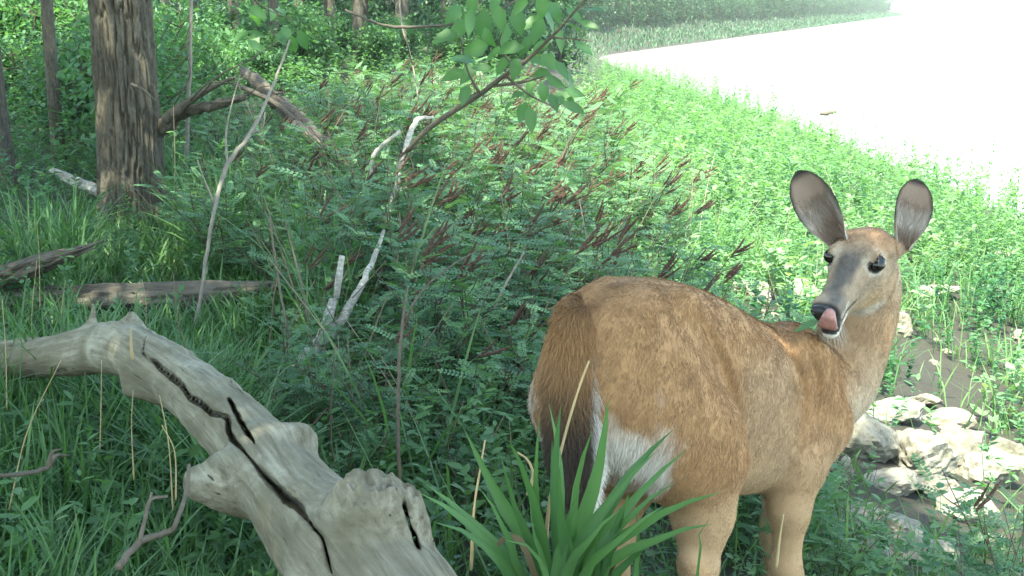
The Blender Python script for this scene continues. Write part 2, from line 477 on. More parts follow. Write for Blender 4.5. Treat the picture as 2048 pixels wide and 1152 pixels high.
def big_tree(name, label, base, r0, height, lean, crown_c, crown_r, nclump, nleaf, seed, ns=40, dense=(0, 1.7, .02), plates=4, depth=.012, group=None, lsize=.13, prune=True, flare=.35):
    g = np.random.default_rng(seed)
    root = empty(name, base); tag(root, label, 'tree', group)
    zs = np.unique(np.concatenate([np.arange(-.25, dense[1], dense[2]), np.linspace(dense[1], height, 40)]))
    rad = r0 * (1 - .75 * np.clip(zs / height, 0, 1) ** .9) * (1 + flare * np.exp(-np.clip(zs + .05, 0, 9) / .16))
    bend = np.stack([lean[0] * zs + .02 * np.sin(zs * 1.3 + seed), lean[1] * zs + .02 * np.cos(zs * 1.1 + seed)], -1)
    v, f = bark_trunk(np.c_[bend, zs, rad], ns, plates, depth, seed)
    link('trunk', make_mesh('trunk', v, f, bark), root)
    top = np.array([bend[-1, 0], bend[-1, 1], height])
    cc = np.asarray(crown_c, float) - base; cr = np.asarray(crown_r, float)
    # limbs
    cls = cc + rand_dirs(nclump, g) * (g.uniform(.25, 1, (nclump, 1)) ** .5) * cr
    if prune and sunlit_pruned(cls + base).sum() > 8: cls = cls[sunlit_pruned(cls + base)]
    else: prune = False
    lb = MB()
    for q in cls[::3]:
        z0 = np.clip(min(q[2] - .8, height * .92) * g.uniform(.6, .95), 1.9, height * .95)
        s0 = np.array([np.interp(z0, zs, bend[:, 0]), np.interp(z0, zs, bend[:, 1]), z0])
        mid = (s0 + q) / 2 + np.array([0, 0, .25])
        rr = r0 * .22
        lb.add(*tube(smooth_path(np.array([s0, mid, q]), 8), np.linspace(rr, .008, 8), 5, False))
    if lb.n: link('limbs', lb.mesh('limbs', bark), root)
    per = nleaf // max(len(cls), 1)
    pts = (cls[:, None] + g.normal(0, 1, (len(cls), per, 3)) * np.array([.62, .62, .36])).reshape(-1, 3)
    if prune: pts = pts[sunlit_pruned(pts + base)]
    pts = pts[pts[:, 2] + base[2] > 2.1]
    d = nrm(rand_dirs(len(pts), g) + np.array([0, 0, -.4]))
    v, f, ti = leaf_cloud(pts, d, g.uniform(.7, 1.3, len(pts)) * lsize, r=g)
    link('crown', make_mesh('crown', v, f, leaf_shade, True, {'tint': ti}), root)
    return root
def gp(x, y): return np.array([x, y, float(gz(x, y))])
# the ones whose trunks the photograph shows
q = P(262, 440, 7.7); q[2] = gz(q[0], q[1])
bt = big_tree('tree', 'big rough barked tree with deep furrows and a broken side limb', q, .182, 11, (-.004, 0), (q[0] - .6, q[1] - .3, 6.4), (3.2, 3.4, 3.0), 60, 9000, 101, 260, (0, 1.75, .009), 10.5, .028)
lim = MB()
def bl(pts, r0, r1, ns=10, rough=.5, n=24, sd=3):
    A = np.array([P(*p) for p in pts]) - q
    lim_v, lim_f = tube(smooth_path(A, n), np.linspace(r0, r1, n), ns, True, rough, sd, 22)
    return lim_v, lim_f
lim.add(*bl([(262, 300, 7.78), (318, 262, 7.72), (352, 232, 7.62), (400, 215, 7.5), (445, 206, 7.4), (490, 194, 7.3)], .056, .016, 14, .75, 40))
lim.add(*bl([(330, 240, 7.5), (375, 205, 7.45), (430, 172, 7.4), (470, 155, 7.35)], .030, .008, 8, .5, 24, 5))
link('broken_limb', lim.mesh('broken_limb', bark), bt)
for pts, r0 in (([(262, 168, 7.5), (285, 178, 7.45), (305, 196, 7.42), (318, 208, 7.42)], .010), ([(400, 190, 7.4), (440, 150, 7.3), (500, 120, 7.3), (560, 80, 7.3)], .006),
                ([(380, 200, 7.4), (420, 165, 7.3), (470, 165, 7.2), (505, 140, 7.2)], .006), ([(345, 215, 7.5), (380, 150, 7.4), (370, 90, 7.4), (385, 40, 7.4)], .005),
                ([(420, 205, 7.35), (470, 200, 7.3), (520, 175, 7.3), (545, 172, 7.3)], .008), ([(300, 440, 7.4), (265, 380, 7.4), (215, 330, 7.4)], .005), ([(330, 440, 7.4), (290, 400, 7.35), (240, 340, 7.35)], .004)):
    v_, f_ = bl(pts, r0, .002, 6, .2, 16)
    link('twig', make_mesh('twig', v_, f_, bark), bt)
q2 = P(114, 275, 10.2); q2[2] = gz(q2[0], q2[1])
big_tree('tree', 'slim dark tree trunk standing behind and left of the big tree', q2, .052, 9, (.012, 0), (q2[0] - .5, q2[1], 6.5), (2.8, 2.8, 2.6), 40, 5000, 103, 90, (0, 2.2, .03), 4, .010)
q3 = P(4, 330, 9.2); q3[2] = gz(q3[0], q3[1])
big_tree('tree', 'furrowed tree trunk cut by the left edge of the view', q3, .105, 10, (-.05, 0), (q3[0] - 1, q3[1] - .5, 6.5), (3, 3, 2.8), 45, 6500, 105, 150, (0, 2.0, .015), 6, .016)
# the rest of the stand: beside and behind the camera, and further in
stand = [(.12, -.42, .16, (-1.3, -.6, 6.2), (3.0, 3.0, 2.6), 80, 12000, 'tree the camera hangs on at the forest edge'),
         (-3.6, -1.2, .2, (-3.8, -1.0, 7.0), (3.2, 3.2, 3), 60, 9000, 'tree close behind the camera to its left'),
         (-4.4, 3.0, .18, (-4.2, 2.8, 6.6), (3.2, 3.2, 3), 60, 9000, 'tree outside the left edge beside the driftwood log'),
         (-1.9, -4.5, .2, (-1.6, -4.2, 7.5), (3.2, 3.4, 3), 50, 7500, 'tree a few steps behind the camera'),
         (-1.3, 1.2, .10, (-1.2, 1.9, 5.2), (2.7, 2.6, 1.7), 70, 11000, 'young tree just outside the view left of the camera'),
         (-6.5, 7.5, .2, (-6.3, 7.4, 7), (3.2, 3.2, 3), 50, 7000, 'tree beyond the left edge behind the rotten log')]
for k, (x_, y_, r_, cc, cr, ncl, nlf, lb_) in enumerate(stand):
    big_tree('tree', lb_, gp(x_, y_), r_, 9.5 if r_ > .12 else 6.5, (.0, .0), cc, cr, ncl, nlf, 120 + k, 36, (0, 1.7, .1), 4, .010)
behind = [(470, 100, 21, .09), (545, 60, 24, .10), (660, 90, 26, .12), (720, 140, 24, .10), (40, 110, 20, .07), (70, 190, 17, .05), (160, 110, 22, .08), (340, 110, 19, .06), (400, 80, 25, .09), (805, 150, 30, .16), (895, 140, 33, .18), (20, 60, 26, .10), (600, 40, 32, .13)]
BL = ['tree trunk above the broken tip of the big tree limb', 'tree trunk above the top end of the leaning dead trunk', 'tree trunk in the wood halfway between leaning trunk and snag', 'tree trunk right behind the bleached snag top',
      'thin tree trunk left of the slim dark trunk', 'thinnest tree trunk close left of the slim dark trunk', 'tree trunk showing between the slim dark trunk and the big tree', 'thin tree trunk just right of the big tree in the wood', 'tree trunk behind the bare thin sapling trunk',
      'pale sunlit trunk at the back of the thicket', 'thicker pale sunlit trunk behind the leafy branch', 'tree trunk at the far left edge deep in the wood', 'distant tree trunk deep in the wood behind the leaning trunk']
proto = None
for k, (px, py, Y_, r_) in enumerate(behind):
    p = P(px, py, Y_); p = gp(p[0], p[1])
    if proto is None or k in (4, 9):
        proto = big_tree('woodland_tree', 'slender tree trunk in the leafy wood behind the big tree', p, r_, 9, (.01, .0), (p[0] - .3, p[1] + .5, 6.3), (2.6, 2.6, 2.7), 36, 3500, 140 + k, 40, (0, 2.6, .06), 4, .012, 'trees in the wood behind', .16, Y_ < 28)
        pr = r_; proto['label'] = ''
    else:
        c_ = copy_tree(proto); c_.location = p; root_ = c_; c_.rotation_euler = (0, 0, k * 1.3); c_.scale = (r_ / pr, r_ / pr, 1)
    (proto if (k == 0 or k in (4, 9)) else c_)['label'] = BL[k]

# ------------------------------------------------------------------ understory bushes of the wood
def bush_mesh(seed, nst=9, nleaf=1500, size=.055, h=1.0, w=.55, low=.12):
    g = np.random.default_rng(seed); st = MB(); tips = []
    for k in range(nst):
        a = g.uniform(0, 2 * np.pi); rr = w * g.uniform(.2, 1)
        e = np.array([math.cos(a) * rr, math.sin(a) * rr, h * g.uniform(.6, 1.0)])
        pth = smooth_path(np.array([[0, 0, -.05], e * [.35, .35, .5], e]), 10)
        st.add(*tube(pth, np.linspace(.012, .003, 10), 5, False))
        tips.append(pth)
        for m in range(3):
            s0 = pth[g.integers(3, 8)]; d = nrm(rand_dirs(1, g)[0] + [0, 0, .5]) * g.uniform(.2, .45) * h
            p2 = smooth_path(np.array([s0, s0 + d * .5 + [0, 0, .03], s0 + d]), 7); tips.append(p2)
            st.add(*tube(p2, np.linspace(.006, .002, 7), 4, False))
    pool = np.concatenate([t_[int(len(t_) * .3):] for t_ in tips])
    p = pool[g.integers(0, len(pool), nleaf)] + g.normal(0, .07 * h, (nleaf, 3))
    p = p[p[:, 2] > low * g.uniform(.3, 1, len(p))]
    d = nrm(p * [1, 1, .1] + rand_dirs(len(p), g) * .5 + [0, 0, -.15])
    cl = fbm(p * 5, seed, 2)
    v, f, ti = leaf_cloud(p, d, g.uniform(.6, 1.35, len(p)) * size, L4V, L4F, g, .7, np.clip(cl * 1.6 - .3 + g.normal(0, .15, len(p)), 0, 1))
    return st.mesh('stems', twigm_), make_mesh('foliage', v, f, leaf_wood, True, {'tint': ti})
twigm_ = flat_mat('bush_stem', (.09, .07, .05), .85)
bushes = [bush_mesh(200 + k, 9, 1500, .06, 1.0, .55) for k in range(4)]
bushes_far = [bush_mesh(220 + k, 10, 2600, .075, 1.0, .6) for k in range(3)]
def bush(name, label, cat, p, h, k, group, far=False, mat=None):
    st, fo = (bushes_far if far else bushes)[k % (3 if far else 4)]
    o = link(name, st, None, p); o.rotation_euler = (0, 0, rng.uniform(0, 6.3)); o.scale = (h * rng.uniform(.9, 1.25), h * rng.uniform(.9, 1.25), h)
    link('foliage', fo, o)
    return tag(o, label, cat, group)
n_ = 0
for k in range(400):
    Y_ = rng.uniform(9.5, 30); px = rng.uniform(-120, 760 + (Y_ - 9) * 14)
    x_ = (px - 1024) / F * Y_
    if px > 330 and Y_ < 13 + (px - 330) * .02: continue
    if n_ >= 110: break
    if Y_ < 12 and px < 170: continue
    p = gp(x_, Y_); h = rng.uniform(.5, 1.15) * (1 + .02 * Y_) * (1 if px < 330 else .8)
    if proj(p + [0, 0, h])[1] > 330: continue
    wh_ = 'left of the big tree' if px < 190 else 'just behind the big tree' if px < 400 else 'behind the leaning dead trunk' if px < 620 else 'behind the thicket'
    lb_ = ('low ' if h < .8 else 'tall ' if h > 1.15 else '') + 'leafy green bush ' + ('close ' if Y_ < 14 else 'deep in the wood ' if Y_ > 22 else 'in the wood ') + wh_
    bush('understory_bush', lb_, 'bush', p, h, k, 'understory bushes in the wood', Y_ > 16); n_ += 1
# far edge of the wood and the trees over the water
def far_tree_mesh(seed, n=4200, size=.24, R_=(2.0, 2.0, 3.6), h0=3.4):
    g = np.random.default_rng(seed)
    c = rand_dirs(44, g) * np.array(R_) * (g.uniform(.35, 1, (44, 1)) ** .4) + [0, 0, h0]
    c = c[c[:, 2] > .15]
    per = n // len(c)
    u = rand_dirs(len(c) * per, g).reshape(len(c), per, 3)
    p = (c[:, None] + u * g.uniform(.6, 1.0, (len(c), per, 1)) * g.uniform(.45, .95, (len(c), 1, 1)) * [1, 1, .8]).reshape(-1, 3)
    p = p[p[:, 2] > .05]
    d = nrm(rand_dirs(len(p), g) + nrm(p - [0, 0, h0]) * .8 + [0, 0, -.3])
    v, f, ti = leaf_cloud(p, d, g.uniform(.6, 1.3, len(p)) * size, LQV, LQF, g, .5)
    tr = tube(np.array([[0, 0, -.5], [.05, 0, 2], [0, .05, 5.5]]), [.16, .12, .05], 8, False)
    return make_mesh('trunk', *tr, bark), make_mesh('crown', v, f, leaf_far, True, {'tint': ti})
fars = [far_tree_mesh(300 + k) for k in range(4)]
def far_tree(label, p, s, k, group):
    tm, cm = fars[k % 4]
    o = link('shore_tree', tm, None, p); o.rotation_euler = (0, 0, rng.uniform(0, 6.3)); o.scale = (s * rng.uniform(.9, 1.2), s * rng.uniform(.9, 1.2), s * rng.uniform(.8, 1.15))
    link('crown', cm, o); return tag(o, label, 'tree', group)
k = 0
for row, (d0, s0) in enumerate(((6.0, .62), (9.5, .9), (14, 1.2))):
    y_ = 78.0 + row * 2
    while y_ < 520:
        dirn = np.array([1, 3.0]) / math.sqrt(10)
        x_ = float(xs(y_)) - d0 * 1.05 - rng.uniform(0, 1.5)
        p = gp(x_, y_)
        if proj(p)[0] < 1960: far_tree(('front' if row == 0 else 'second' if row == 1 else 'back') + ' row tree of the far shore, ' + ('at its near left end' if y_ < 100 else 'left of its middle' if y_ < 150 else 'near its middle' if y_ < 250 else 'towards its far right end'), p, s0 * rng.uniform(.8, 1.25) * (1 + (y_ - 80) * .0012), k, 'trees on the far shore'); k += 1
        y_ += rng.uniform(2.0, 3.6) * s0 * (1 + (y_ - 80) * .011)
for kk in range(26):
    Y_ = rng.uniform(32, 75); px = rng.uniform(380, 1120)
    p = gp((px - 1024) / F * Y_, Y_)
    if float(xs(Y_)) - p[0] < 4: continue
    far_tree('bright leafy tree at the far edge of the wood, ' + ('behind the leaning dead trunk' if px < 640 else 'behind the snag' if px < 880 else 'behind the leafy branch'), p, rng.uniform(.45, .85), kk, 'trees at the sunlit edge of the wood')
# ------------------------------------------------------------------ the deer
D_ROOT = np.array([.163, 2.42, -.10]); D_YAW = R(52)
_c, _s = math.cos(D_YAW), math.sin(D_YAW)
D_ROT = np.array([[_c, -_s, 0], [_s, _c, 0], [0, 0, 1.0]])
def to_local(p): return (np.asarray(p) - D_ROOT) @ D_ROT
def DP(px, py, Y): return to_local(P(px, py, Y))
deer = empty('deer', D_ROOT); deer.rotation_euler = (0, 0, D_YAW)
tag(deer, 'tan doe standing in the undergrowth, looking back over its shoulder and licking its nose', 'deer')

sdf = SDF((-.20, -.36, -.22), (1.12, .30, 1.02), .0045)
# trunk
ST = np.array([
    # x     ztop  zbot  w
    [-.095, .70, .64, .035],
    [-.075, .765, .56, .075],
    [-.03, .805, .50, .096],
    [.03, .829, .44, .112],
    [.10, .838, .405, .124],
    [.18, .829, .375, .130],
    [.28, .803, .35, .132],
    [.40, .760, .315, .142],
    [.52, .703, .285, .152],
    [.62, .658, .262, .143],
    [.70, .624, .25, .130],
    [.78, .594, .255, .112],
    [.86, .548, .275, .085],
    [.92, .49, .33, .05]])
xx = np.linspace(ST[0, 0], ST[-1, 0], 160)
STs = smooth_path(np.c_[ST[:, 0], ST[:, 0] * 0, ST[:, 0] * 0, ST[:, 1:]], 400)
st_t = np.interp(xx, STs[:, 0], STs[:, 3]); st_b = np.interp(xx, STs[:, 0], STs[:, 4]); st_w = np.interp(xx, STs[:, 0], STs[:, 5])
def trunk(X, Y, Z):
    zt, zb, w = np.interp(X, xx, st_t), np.interp(X, xx, st_b), np.interp(X, xx, st_w)
    cz, hz = (zt + zb) / 2, (zt - zb) / 2
    zz = (Z - cz) / hz
    ww = w * (1 - .16 * np.clip(zz, 0, 1) ** 2 - .05 * np.clip(-zz, 0, 1))   # a ridge at the spine
    q = (np.abs(Y / ww) ** 2.25 + np.abs(zz) ** 2.25) ** (1 / 2.25)
    d = (q - 1) * np.minimum(ww, hz)
    over = np.maximum(xx[0] - X, X - xx[-1])
    return np.where(over > 0, np.maximum(d, over + .02), d)
sdf.blend((-.1, -.16, .22), (.93, .16, .85), trunk, .02)
# haunches and legs; last column is the radius
def legs(side):
    s = -side                                    # side -1: the right (near) side
    if side < 0:
        hip, stif, hock, fet, hoof = (.06, -.068, .66), (.215, -.125, .475), (.150, -.140, .275), (.165, -.140, .06), (.19, -.140, .0)
    else:
        hip, stif, hock, fet, hoof = (.06, .052, .66), (.21, .085, .47), (.150, .055, .285), (.17, .050, .06), (.195, .05, .0)
    y = hip[1]
    sdf.ell((.065, y * 1.02, .655), (.125, .058, .165), None, .05)
    sdf.chain([(*hip, .095), (stif[0] - .045, stif[1] * .86, stif[2] + .05, .093), (*stif, .066)], .05)
    sdf.chain([(.02, y * 1.15, .60, .082), (stif[0] - .08, stif[1] * .9, stif[2] + .0, .075)], .05)
    g = ((stif[0] + hock[0]) / 2 - .006, (stif[1] + hock[1]) / 2, (stif[2] + hock[2]) / 2)
    sdf.chain([(stif[0] - .03, stif[1], stif[2] - .01, .072), (g[0], g[1], g[2], .054), (*hock, .037)], .04)
    sdf.chain([(hock[0] - .028, hock[1], hock[2] + .02, .021), (*hock, .034)], .02)
    sdf.chain([(*hock, .034), (fet[0] - .01, fet[1], (hock[2] + fet[2]) / 2, .022), (*fet, .023)], .02)
    sdf.chain([(*fet, .022), (hoof[0], hoof[1] - .011, hoof[2] + .02, .017), (hoof[0] + .025, hoof[1] - .011, hoof[2] + .01, .012)], .012)
    sdf.chain([(*fet, .022), (hoof[0], hoof[1] + .011, hoof[2] + .02, .017), (hoof[0] + .025, hoof[1] + .011, hoof[2] + .01, .012)], .012)
    # fore leg
    gz_ = -.15
    y = -.105 if side < 0 else .02
    fx = .612 if side < 0 else .80
    sdf.ell((.66, y * .92, .475), (.085, .05, .15), None, .05)
    sdf.chain([(.70, y * .85, .56, .06), (.755, y * .95, .41, .068), (fx + .035, y, .33, .058)], .045)
    sdf.chain([(fx + .025, y, .335, .057), (fx + .005, y, .24, .041), (fx + .004, y * .98, .10, .029), (fx + .012, y * .98, .07, .033)], .035)
    sdf.chain([(fx + .012, y * .98, .07, .034), (fx + .008, y * .98, -.03, .022), (fx + .004, y * .98, -.09, .024)], .02)
    for dy in (-.011, .011):
        sdf.chain([(fx + .004, y * .98, -.09, .022), (fx + .028, y * .98 + dy, -.125, .017), (fx + .055, y * .98 + dy, -.138, .012)], .012)
legs(-1); legs(1)
# breast and neck
HEADS = dict(poll=DP(1739, 492, 3.10), nose=DP(1646, 622, 2.885))
sdf.ell((.80, 0, .47), (.11, .095, .15), None, .05)
nk = [np.r_[.75, 0, .495, .108], np.r_[DP(1655, 775, 3.13), .095], np.r_[DP(1697, 705, 3.15), .080], np.r_[DP(1722, 625, 3.16), .077], np.r_[DP(1738, 545, 3.15), .069]]
nks = smooth_path(np.array(nk), 14)
sdf.chain([tuple(q) for q in nks], .03)
# head frame: f to the nose, u out of the forehead, l to the deer's left
pol, nos = HEADS['poll'], HEADS['nose']
hf = nrm(nos - pol); HL = np.linalg.norm(nos - pol)
to_cam = nrm(to_local(np.array([0, 0, CH])) - pol)
wl = D_ROT.T @ np.array([.93, -.36, .02])                      # where the head's left-right axis points
hl = nrm(wl - hf * wl.dot(hf)); hu = np.cross(hl, hf)
if hu.dot(to_cam) < 0: hu, hl = -hu, -hl
HM = np.stack([hf, hu, hl], -1)
def HPt(t, u, l): return pol + HM @ np.array([t, u, l])
k_ = HL / .265
HS = np.array([   # t, top, bottom, half width up, half width down
    [-.050, .010, -.030, .020, .020],
    [-.035, .030, -.068, .050, .048],
    [.000, .046, -.106, .062, .058],
    [.035, .051, -.121, .067, .060],
    [.070, .050, -.120, .066, .056],
    [.100, .044, -.109, .0605, .049],
    [.130, .034, -.095, .051, .041],
    [.165, .025, -.078, .041, .035],
    [.200, .0185, -.062, .035, .031],
    [.230, .0145, -.049, .033, .030],
    [.252, .011, -.040, .031, .027],
    [.268, .002, -.030, .025, .022],
    [.276, -.008, -.022, .012, .012]])
HS[:, 0] *= k_
hts = np.linspace(HS[0, 0], HS[-1, 0], 200)
HSs = smooth_path(np.c_[HS[:, 0], HS[:, 0] * 0, HS[:, 0] * 0, HS[:, 1:]], 600)
hc = [np.interp(hts, HSs[:, 0], HSs[:, k]) for k in (3, 4, 5, 6)]
def headf(X, Y, Z):
    dx, dy, dz = X - pol[0], Y - pol[1], Z - pol[2]
    t = dx * hf[0] + dy * hf[1] + dz * hf[2]
    u = dx * hu[0] + dy * hu[1] + dz * hu[2]
    l = dx * hl[0] + dy * hl[1] + dz * hl[2]
    a, b, w1, w2 = [np.interp(t, hts, q) for q in hc]
    cu, hh = (a + b) / 2, (a - b) / 2
    z = (u - cu) / hh
    w = w2 + (w1 - w2) * np.clip(.5 + z * .8, 0, 1)
    q = (np.abs(l / w) ** 2.3 + np.abs(z) ** 2.3) ** (1 / 2.3)
    d = (q - 1) * np.minimum(w, hh)
    ov = np.maximum(hts[0] - t, t - hts[-1])
    return np.where(ov > 0, np.maximum(d, ov + .01), d)
hb = np.array([HPt(t, u, l) for t in (-.06, .29 * k_) for u in (-.09, .06) for l in (-.07, .07)])
sdf.blend(hb.min(0), hb.max(0), headf, .025)
EYE_T, EYE_U, EYE_L = .088 * k_, .020, .0505
for s_ in (-1, 1):
    sdf.ell(HPt(EYE_T - .004, EYE_U + .0185, s_ * .043), (.026, .012, .015), HM, .014)       # brow
    sdf.ell(HPt(EYE_T + .004, EYE_U - .018, s_ * .046), (.024, .012, .014), HM, .014)       # lower lid
    sdf.ell(HPt(EYE_T, EYE_U, s_ * (EYE_L + .009)), (.0215, .0165, .0165), HM, .006, True)   # socket
    sdf.ell(HPt(EYE_T + .030, EYE_U - .006, s_ * .050), (.012, .006, .006), HM, .008, True)  # tear pit
    sdf.ell(HPt(.055 * k_, -.048, s_ * .036), (.045, .030, .018), HM, .025)                  # cheek
    sdf.ell(HPt(.235 * k_, -.010, s_ * .022), (.022, .018, .014), HM, .012)                  # lip pad
    sdf.ell(HPt(.263 * k_, .002, s_ * .024), (.009, .0085, .0075), HM, .004, True)           # nostril
# the open mouth: a slit, and the chin below it
sdf.ell(HPt(.252 * k_, -.0295, 0), (.040, .0045, .040), HM, .006, True)
sdf.ell(HPt(.243 * k_, -.048, 0), (.028, .0135, .024), HM, .010)
EARB = []
for s_, e_ in ((1, (1680, 488, 3.09)), (-1, (1803, 492, 3.085))):
    s2 = s_ if (HPt(0, 0, .05) @ D_ROT.T)[0] < (HPt(0, 0, -.05) @ D_ROT.T)[0] else -s_
    eb_ = DP(*e_); EARB.append(eb_); sdf.cone(HPt(.012, .006, s2 * .046), eb_ + np.array([0, 0, -.004]), .030, .017, .02)
# chin pushed forward under the tongue
sdf.cone(HPt(.20 * k_, -.050, 0), DP(1661, 659, 2.870), .025, .0205, .012)
for s_ in (-1, 1): sdf.ell((.155, s_ * .085, .790), (.045, .03, .035), None, .03)     # hip bones
# folds of the coat at the shoulder and the flank
def flank(x_, z_):
    "the deer's right side at (x, z): the y where the surface starts"
    i_, k_i = int(round((x_ - sdf.lo[0]) / sdf.h)), int(round((z_ - sdf.lo[2]) / sdf.h))
    return sdf.lo[1] + np.argmax(sdf.A[i_, :, k_i] < 0) * sdf.h
for pth, rr_ in (([(.205, .785), (.245, .70), (.285, .60), (.305, .51), (.30, .43)], .019), ([(.585, .60), (.590, .52), (.565, .44), (.55, .40)], .013),
                 ([(.635, .60), (.645, .52), (.625, .44)], .011), ([(.745, .52), (.755, .45), (.74, .38)], .011), ([(.535, .58), (.545, .50)], .008)):
    q_ = smooth_path(np.c_[np.array(pth)[:, 0], np.zeros(len(pth)), np.array(pth)[:, 1]], 12)
    ys_ = [flank(a[0], a[2]) for a in q_]
    for m in range(11):
        f0, f1 = (math.sin(math.pi * (m + .3 * 0 + .5) / 12) ** .6, math.sin(math.pi * (m + 1.5) / 12) ** .6)
        a, b_ = q_[m], q_[m + 1]
        sdf.cone((a[0], ys_[m] - rr_ * .35, a[2]), (b_[0], ys_[m + 1] - rr_ * .35, b_[2]), rr_ * f0, rr_ * f1, .012, True)
BV, BQ = sdf.mesh(it=3, lam=.5)
sdf_A = None
BN = vnormals(BV, BQ)

# ears: cupped, leaf-shaped, joined to the body mesh
def ear_geo(base, tip, open_dir, width, cup, th=.0028):
    ax = tip - base; L = np.linalg.norm(ax); ax = ax / L
    nz = nrm(open_dir - ax * open_dir.dot(ax)); sdv = np.cross(ax, nz)
    na, nb = 26, 17
    a = np.linspace(0, 1, na)[:, None]; b = np.linspace(-1, 1, nb)[None]
    w = width * np.interp(a, [0, .08, .2, .35, .5, .65, .8, .9, .96, 1], [.62, .66, .80, .94, 1, .97, .80, .58, .36, .03])
    th_ = b * np.interp(a, [0, .25, .6, 1], [2.1, 1.5, 1.05, .6]) * cup       # angle round the cup
    rad = w / np.maximum(np.interp(a, [0, .25, .6, 1], [1.7, 1.3, 1.0, .6]) * cup, .2)
    sx = rad * np.sin(th_) * 1.0; cx = rad * (1 - np.cos(th_))
    bend = -.018 * a ** 2 + .012 * (1 - a)
    pos = base + (a * L)[..., None] * ax + sx[..., None] * sdv + (cx + bend - .01)[..., None] * nz
    g0 = np.gradient(pos, axis=0); g1 = np.gradient(pos, axis=1)
    nn = nrm(np.cross(g0, g1)); nn = np.where((nn @ nz)[..., None].mean() < 0, -nn, nn)
    edge = np.clip(1 - np.abs(b) ** 6, .12, 1) * np.clip((1 - a) * 8, .12, 1)
    fr, bk = pos + nn * th * edge[..., None], pos - nn * th * edge[..., None]
    V = np.concatenate([fr.reshape(-1, 3), bk.reshape(-1, 3)])
    i, j = np.meshgrid(np.arange(na - 1), np.arange(nb - 1), indexing='ij')
    q = np.stack([i * nb + j, i * nb + j + 1, (i + 1) * nb + j + 1, (i + 1) * nb + j], -1).reshape(-1, 4)
    m = na * nb
    bd = np.concatenate([np.arange(nb), np.arange(1, na) * nb + nb - 1, (na - 1) * nb + np.arange(nb - 2, -1, -1), np.arange(na - 2, 0, -1) * nb])
    e = np.stack([bd, np.roll(bd, -1), np.roll(bd, -1) + m, bd + m], -1)
    Q = np.concatenate([q, q[:, ::-1] + m, e[:, ::-1]])
    A = np.stack([np.broadcast_to(a, pos.shape[:2]), np.broadcast_to(b, pos.shape[:2])], -1).reshape(-1, 2)
    if np.cross(V[Q[0, 1]] - V[Q[0, 0]], V[Q[0, 3]] - V[Q[0, 0]]).dot(nn[0, 0]) < 0: Q = Q[:, ::-1]
    info = np.concatenate([np.c_[A, np.ones(len(A))], np.c_[A, -np.ones(len(A))]])    # along, across, inside(+1) / outside(-1)
    return V, Q, info, ax
ears = []
for (bx, by, bY), (tx, ty, tY), od, wd, cup in (
        ((1679, 484, 3.09), (1594, 347, 3.10), (-.30, -.9, .1), .056, .98),
        ((1800, 496, 3.085), (1841, 359, 3.10), (-.05, -.95, .05), .054, 1.15)):
    ears.append(ear_geo(DP(bx, by, bY), DP(tx, ty, tY), D_ROT.T @ np.array(od), wd, cup))
EV, EQ, EI, EA = [], [], [], []
off = len(BV)
for v, q, inf, ax in ears:
    EV.append(v); EQ.append(q + off); EI.append(inf); EA.append(np.broadcast_to(ax, v.shape)); off += len(v)
DV = np.concatenate([BV] + EV); DQ = np.concatenate([BQ] + EQ)
DN = vnormals(DV, DQ)
nB = len(BV)
isear = np.arange(len(DV)) >= nB
einfo = np.zeros((len(DV), 3)); einfo[nB:] = np.concatenate(EI)
eax = np.zeros((len(DV), 3)); eax[nB:] = np.concatenate(EA)

# --- regions: coat colours and hair flow, per vertex
x, y, z = DV.T
hp = (DV - pol) @ HM                                   # head coordinates t, u, l
ht, hu_, hl_ = hp.T
def sm(a, b, v): 
    t = np.clip((v - a) / (b - a), 0, 1); return t * t * (3 - 2 * t)
dn = np.full(len(DV), 9.0)
dn_t = np.zeros(len(DV))
for i in range(len(nks) - 1):
    a, b = nks[i, :3], nks[i + 1, :3]; ab = b - a
    t = np.clip((DV - a) @ ab / ab.dot(ab), 0, 1)
    d = np.linalg.norm(DV - a - t[:, None] * ab, axis=1) - nks[i, 3]
    m = d < dn; dn[m] = d[m]; dn_t[m] = (i + t[m]) / (len(nks) - 1)
wneck = sm(.02, -.01, dn) * sm(.05, .3, dn_t)
whead = np.clip(sm(.022, .006, headf(x, y, z)), 0, 1) * (x > .2)
CHIN = DP(1661, 659, 2.870); dchin = np.linalg.norm(DV - CHIN, axis=1)
whead = np.maximum(whead, sm(.034, .026, dchin))
for e_ in EARB: whead = np.maximum(whead, sm(.055, .035, np.linalg.norm(DV - e_, axis=1)) * (DV @ np.array([0, 0, 1.0]) > e_[2] - .03))
whead[isear] = 1
wneck = np.clip(wneck - whead, 0, 1)
legz = np.where(x > .45, .33, .43)
wleg = sm(legz + .06, legz - .05, z) * (1 - whead) * (1 - wneck)
nz = fbm(DV * 16, 2, 3) - .5
nz2 = fbm(DV * 60, 4, 2) - .5
tan = np.array([.325, .187, .090]); tanl = np.array([.385, .258, .150]); dark = np.array([.16, .085, .042])
pale = np.array([.46, .35, .23]); grey = np.array([.27, .21, .15]); white = np.array([.74, .71, .66]); blk = np.array([.02, .017, .015])
col = np.repeat(tan[None], len(DV), 0)
def lay(c, w):
    global col
    w = np.clip(w, 0, 1)[:, None]; col = col * (1 - w) + np.asarray(c) * w
lay(dark, .55 * sm(.03, .0, np.abs(y)) * sm(.0, .07, z - np.interp(x, xx, st_t) + .09) * (1 - whead))     # dark along the spine
lay(dark, .14 * sm(-.2, .35, nz))
lay((.36, .26, .165), .55 * sm(.28, .36, x) * sm(.60, .52, x) * sm(.70, .58, z))
lay(pale, .40 * sm(.50, .30, z) * (1 - wneck))                  # belly and legs are paler
lay(tanl, .55 * wleg)
lay((.30, .21, .125), .95 * wneck)
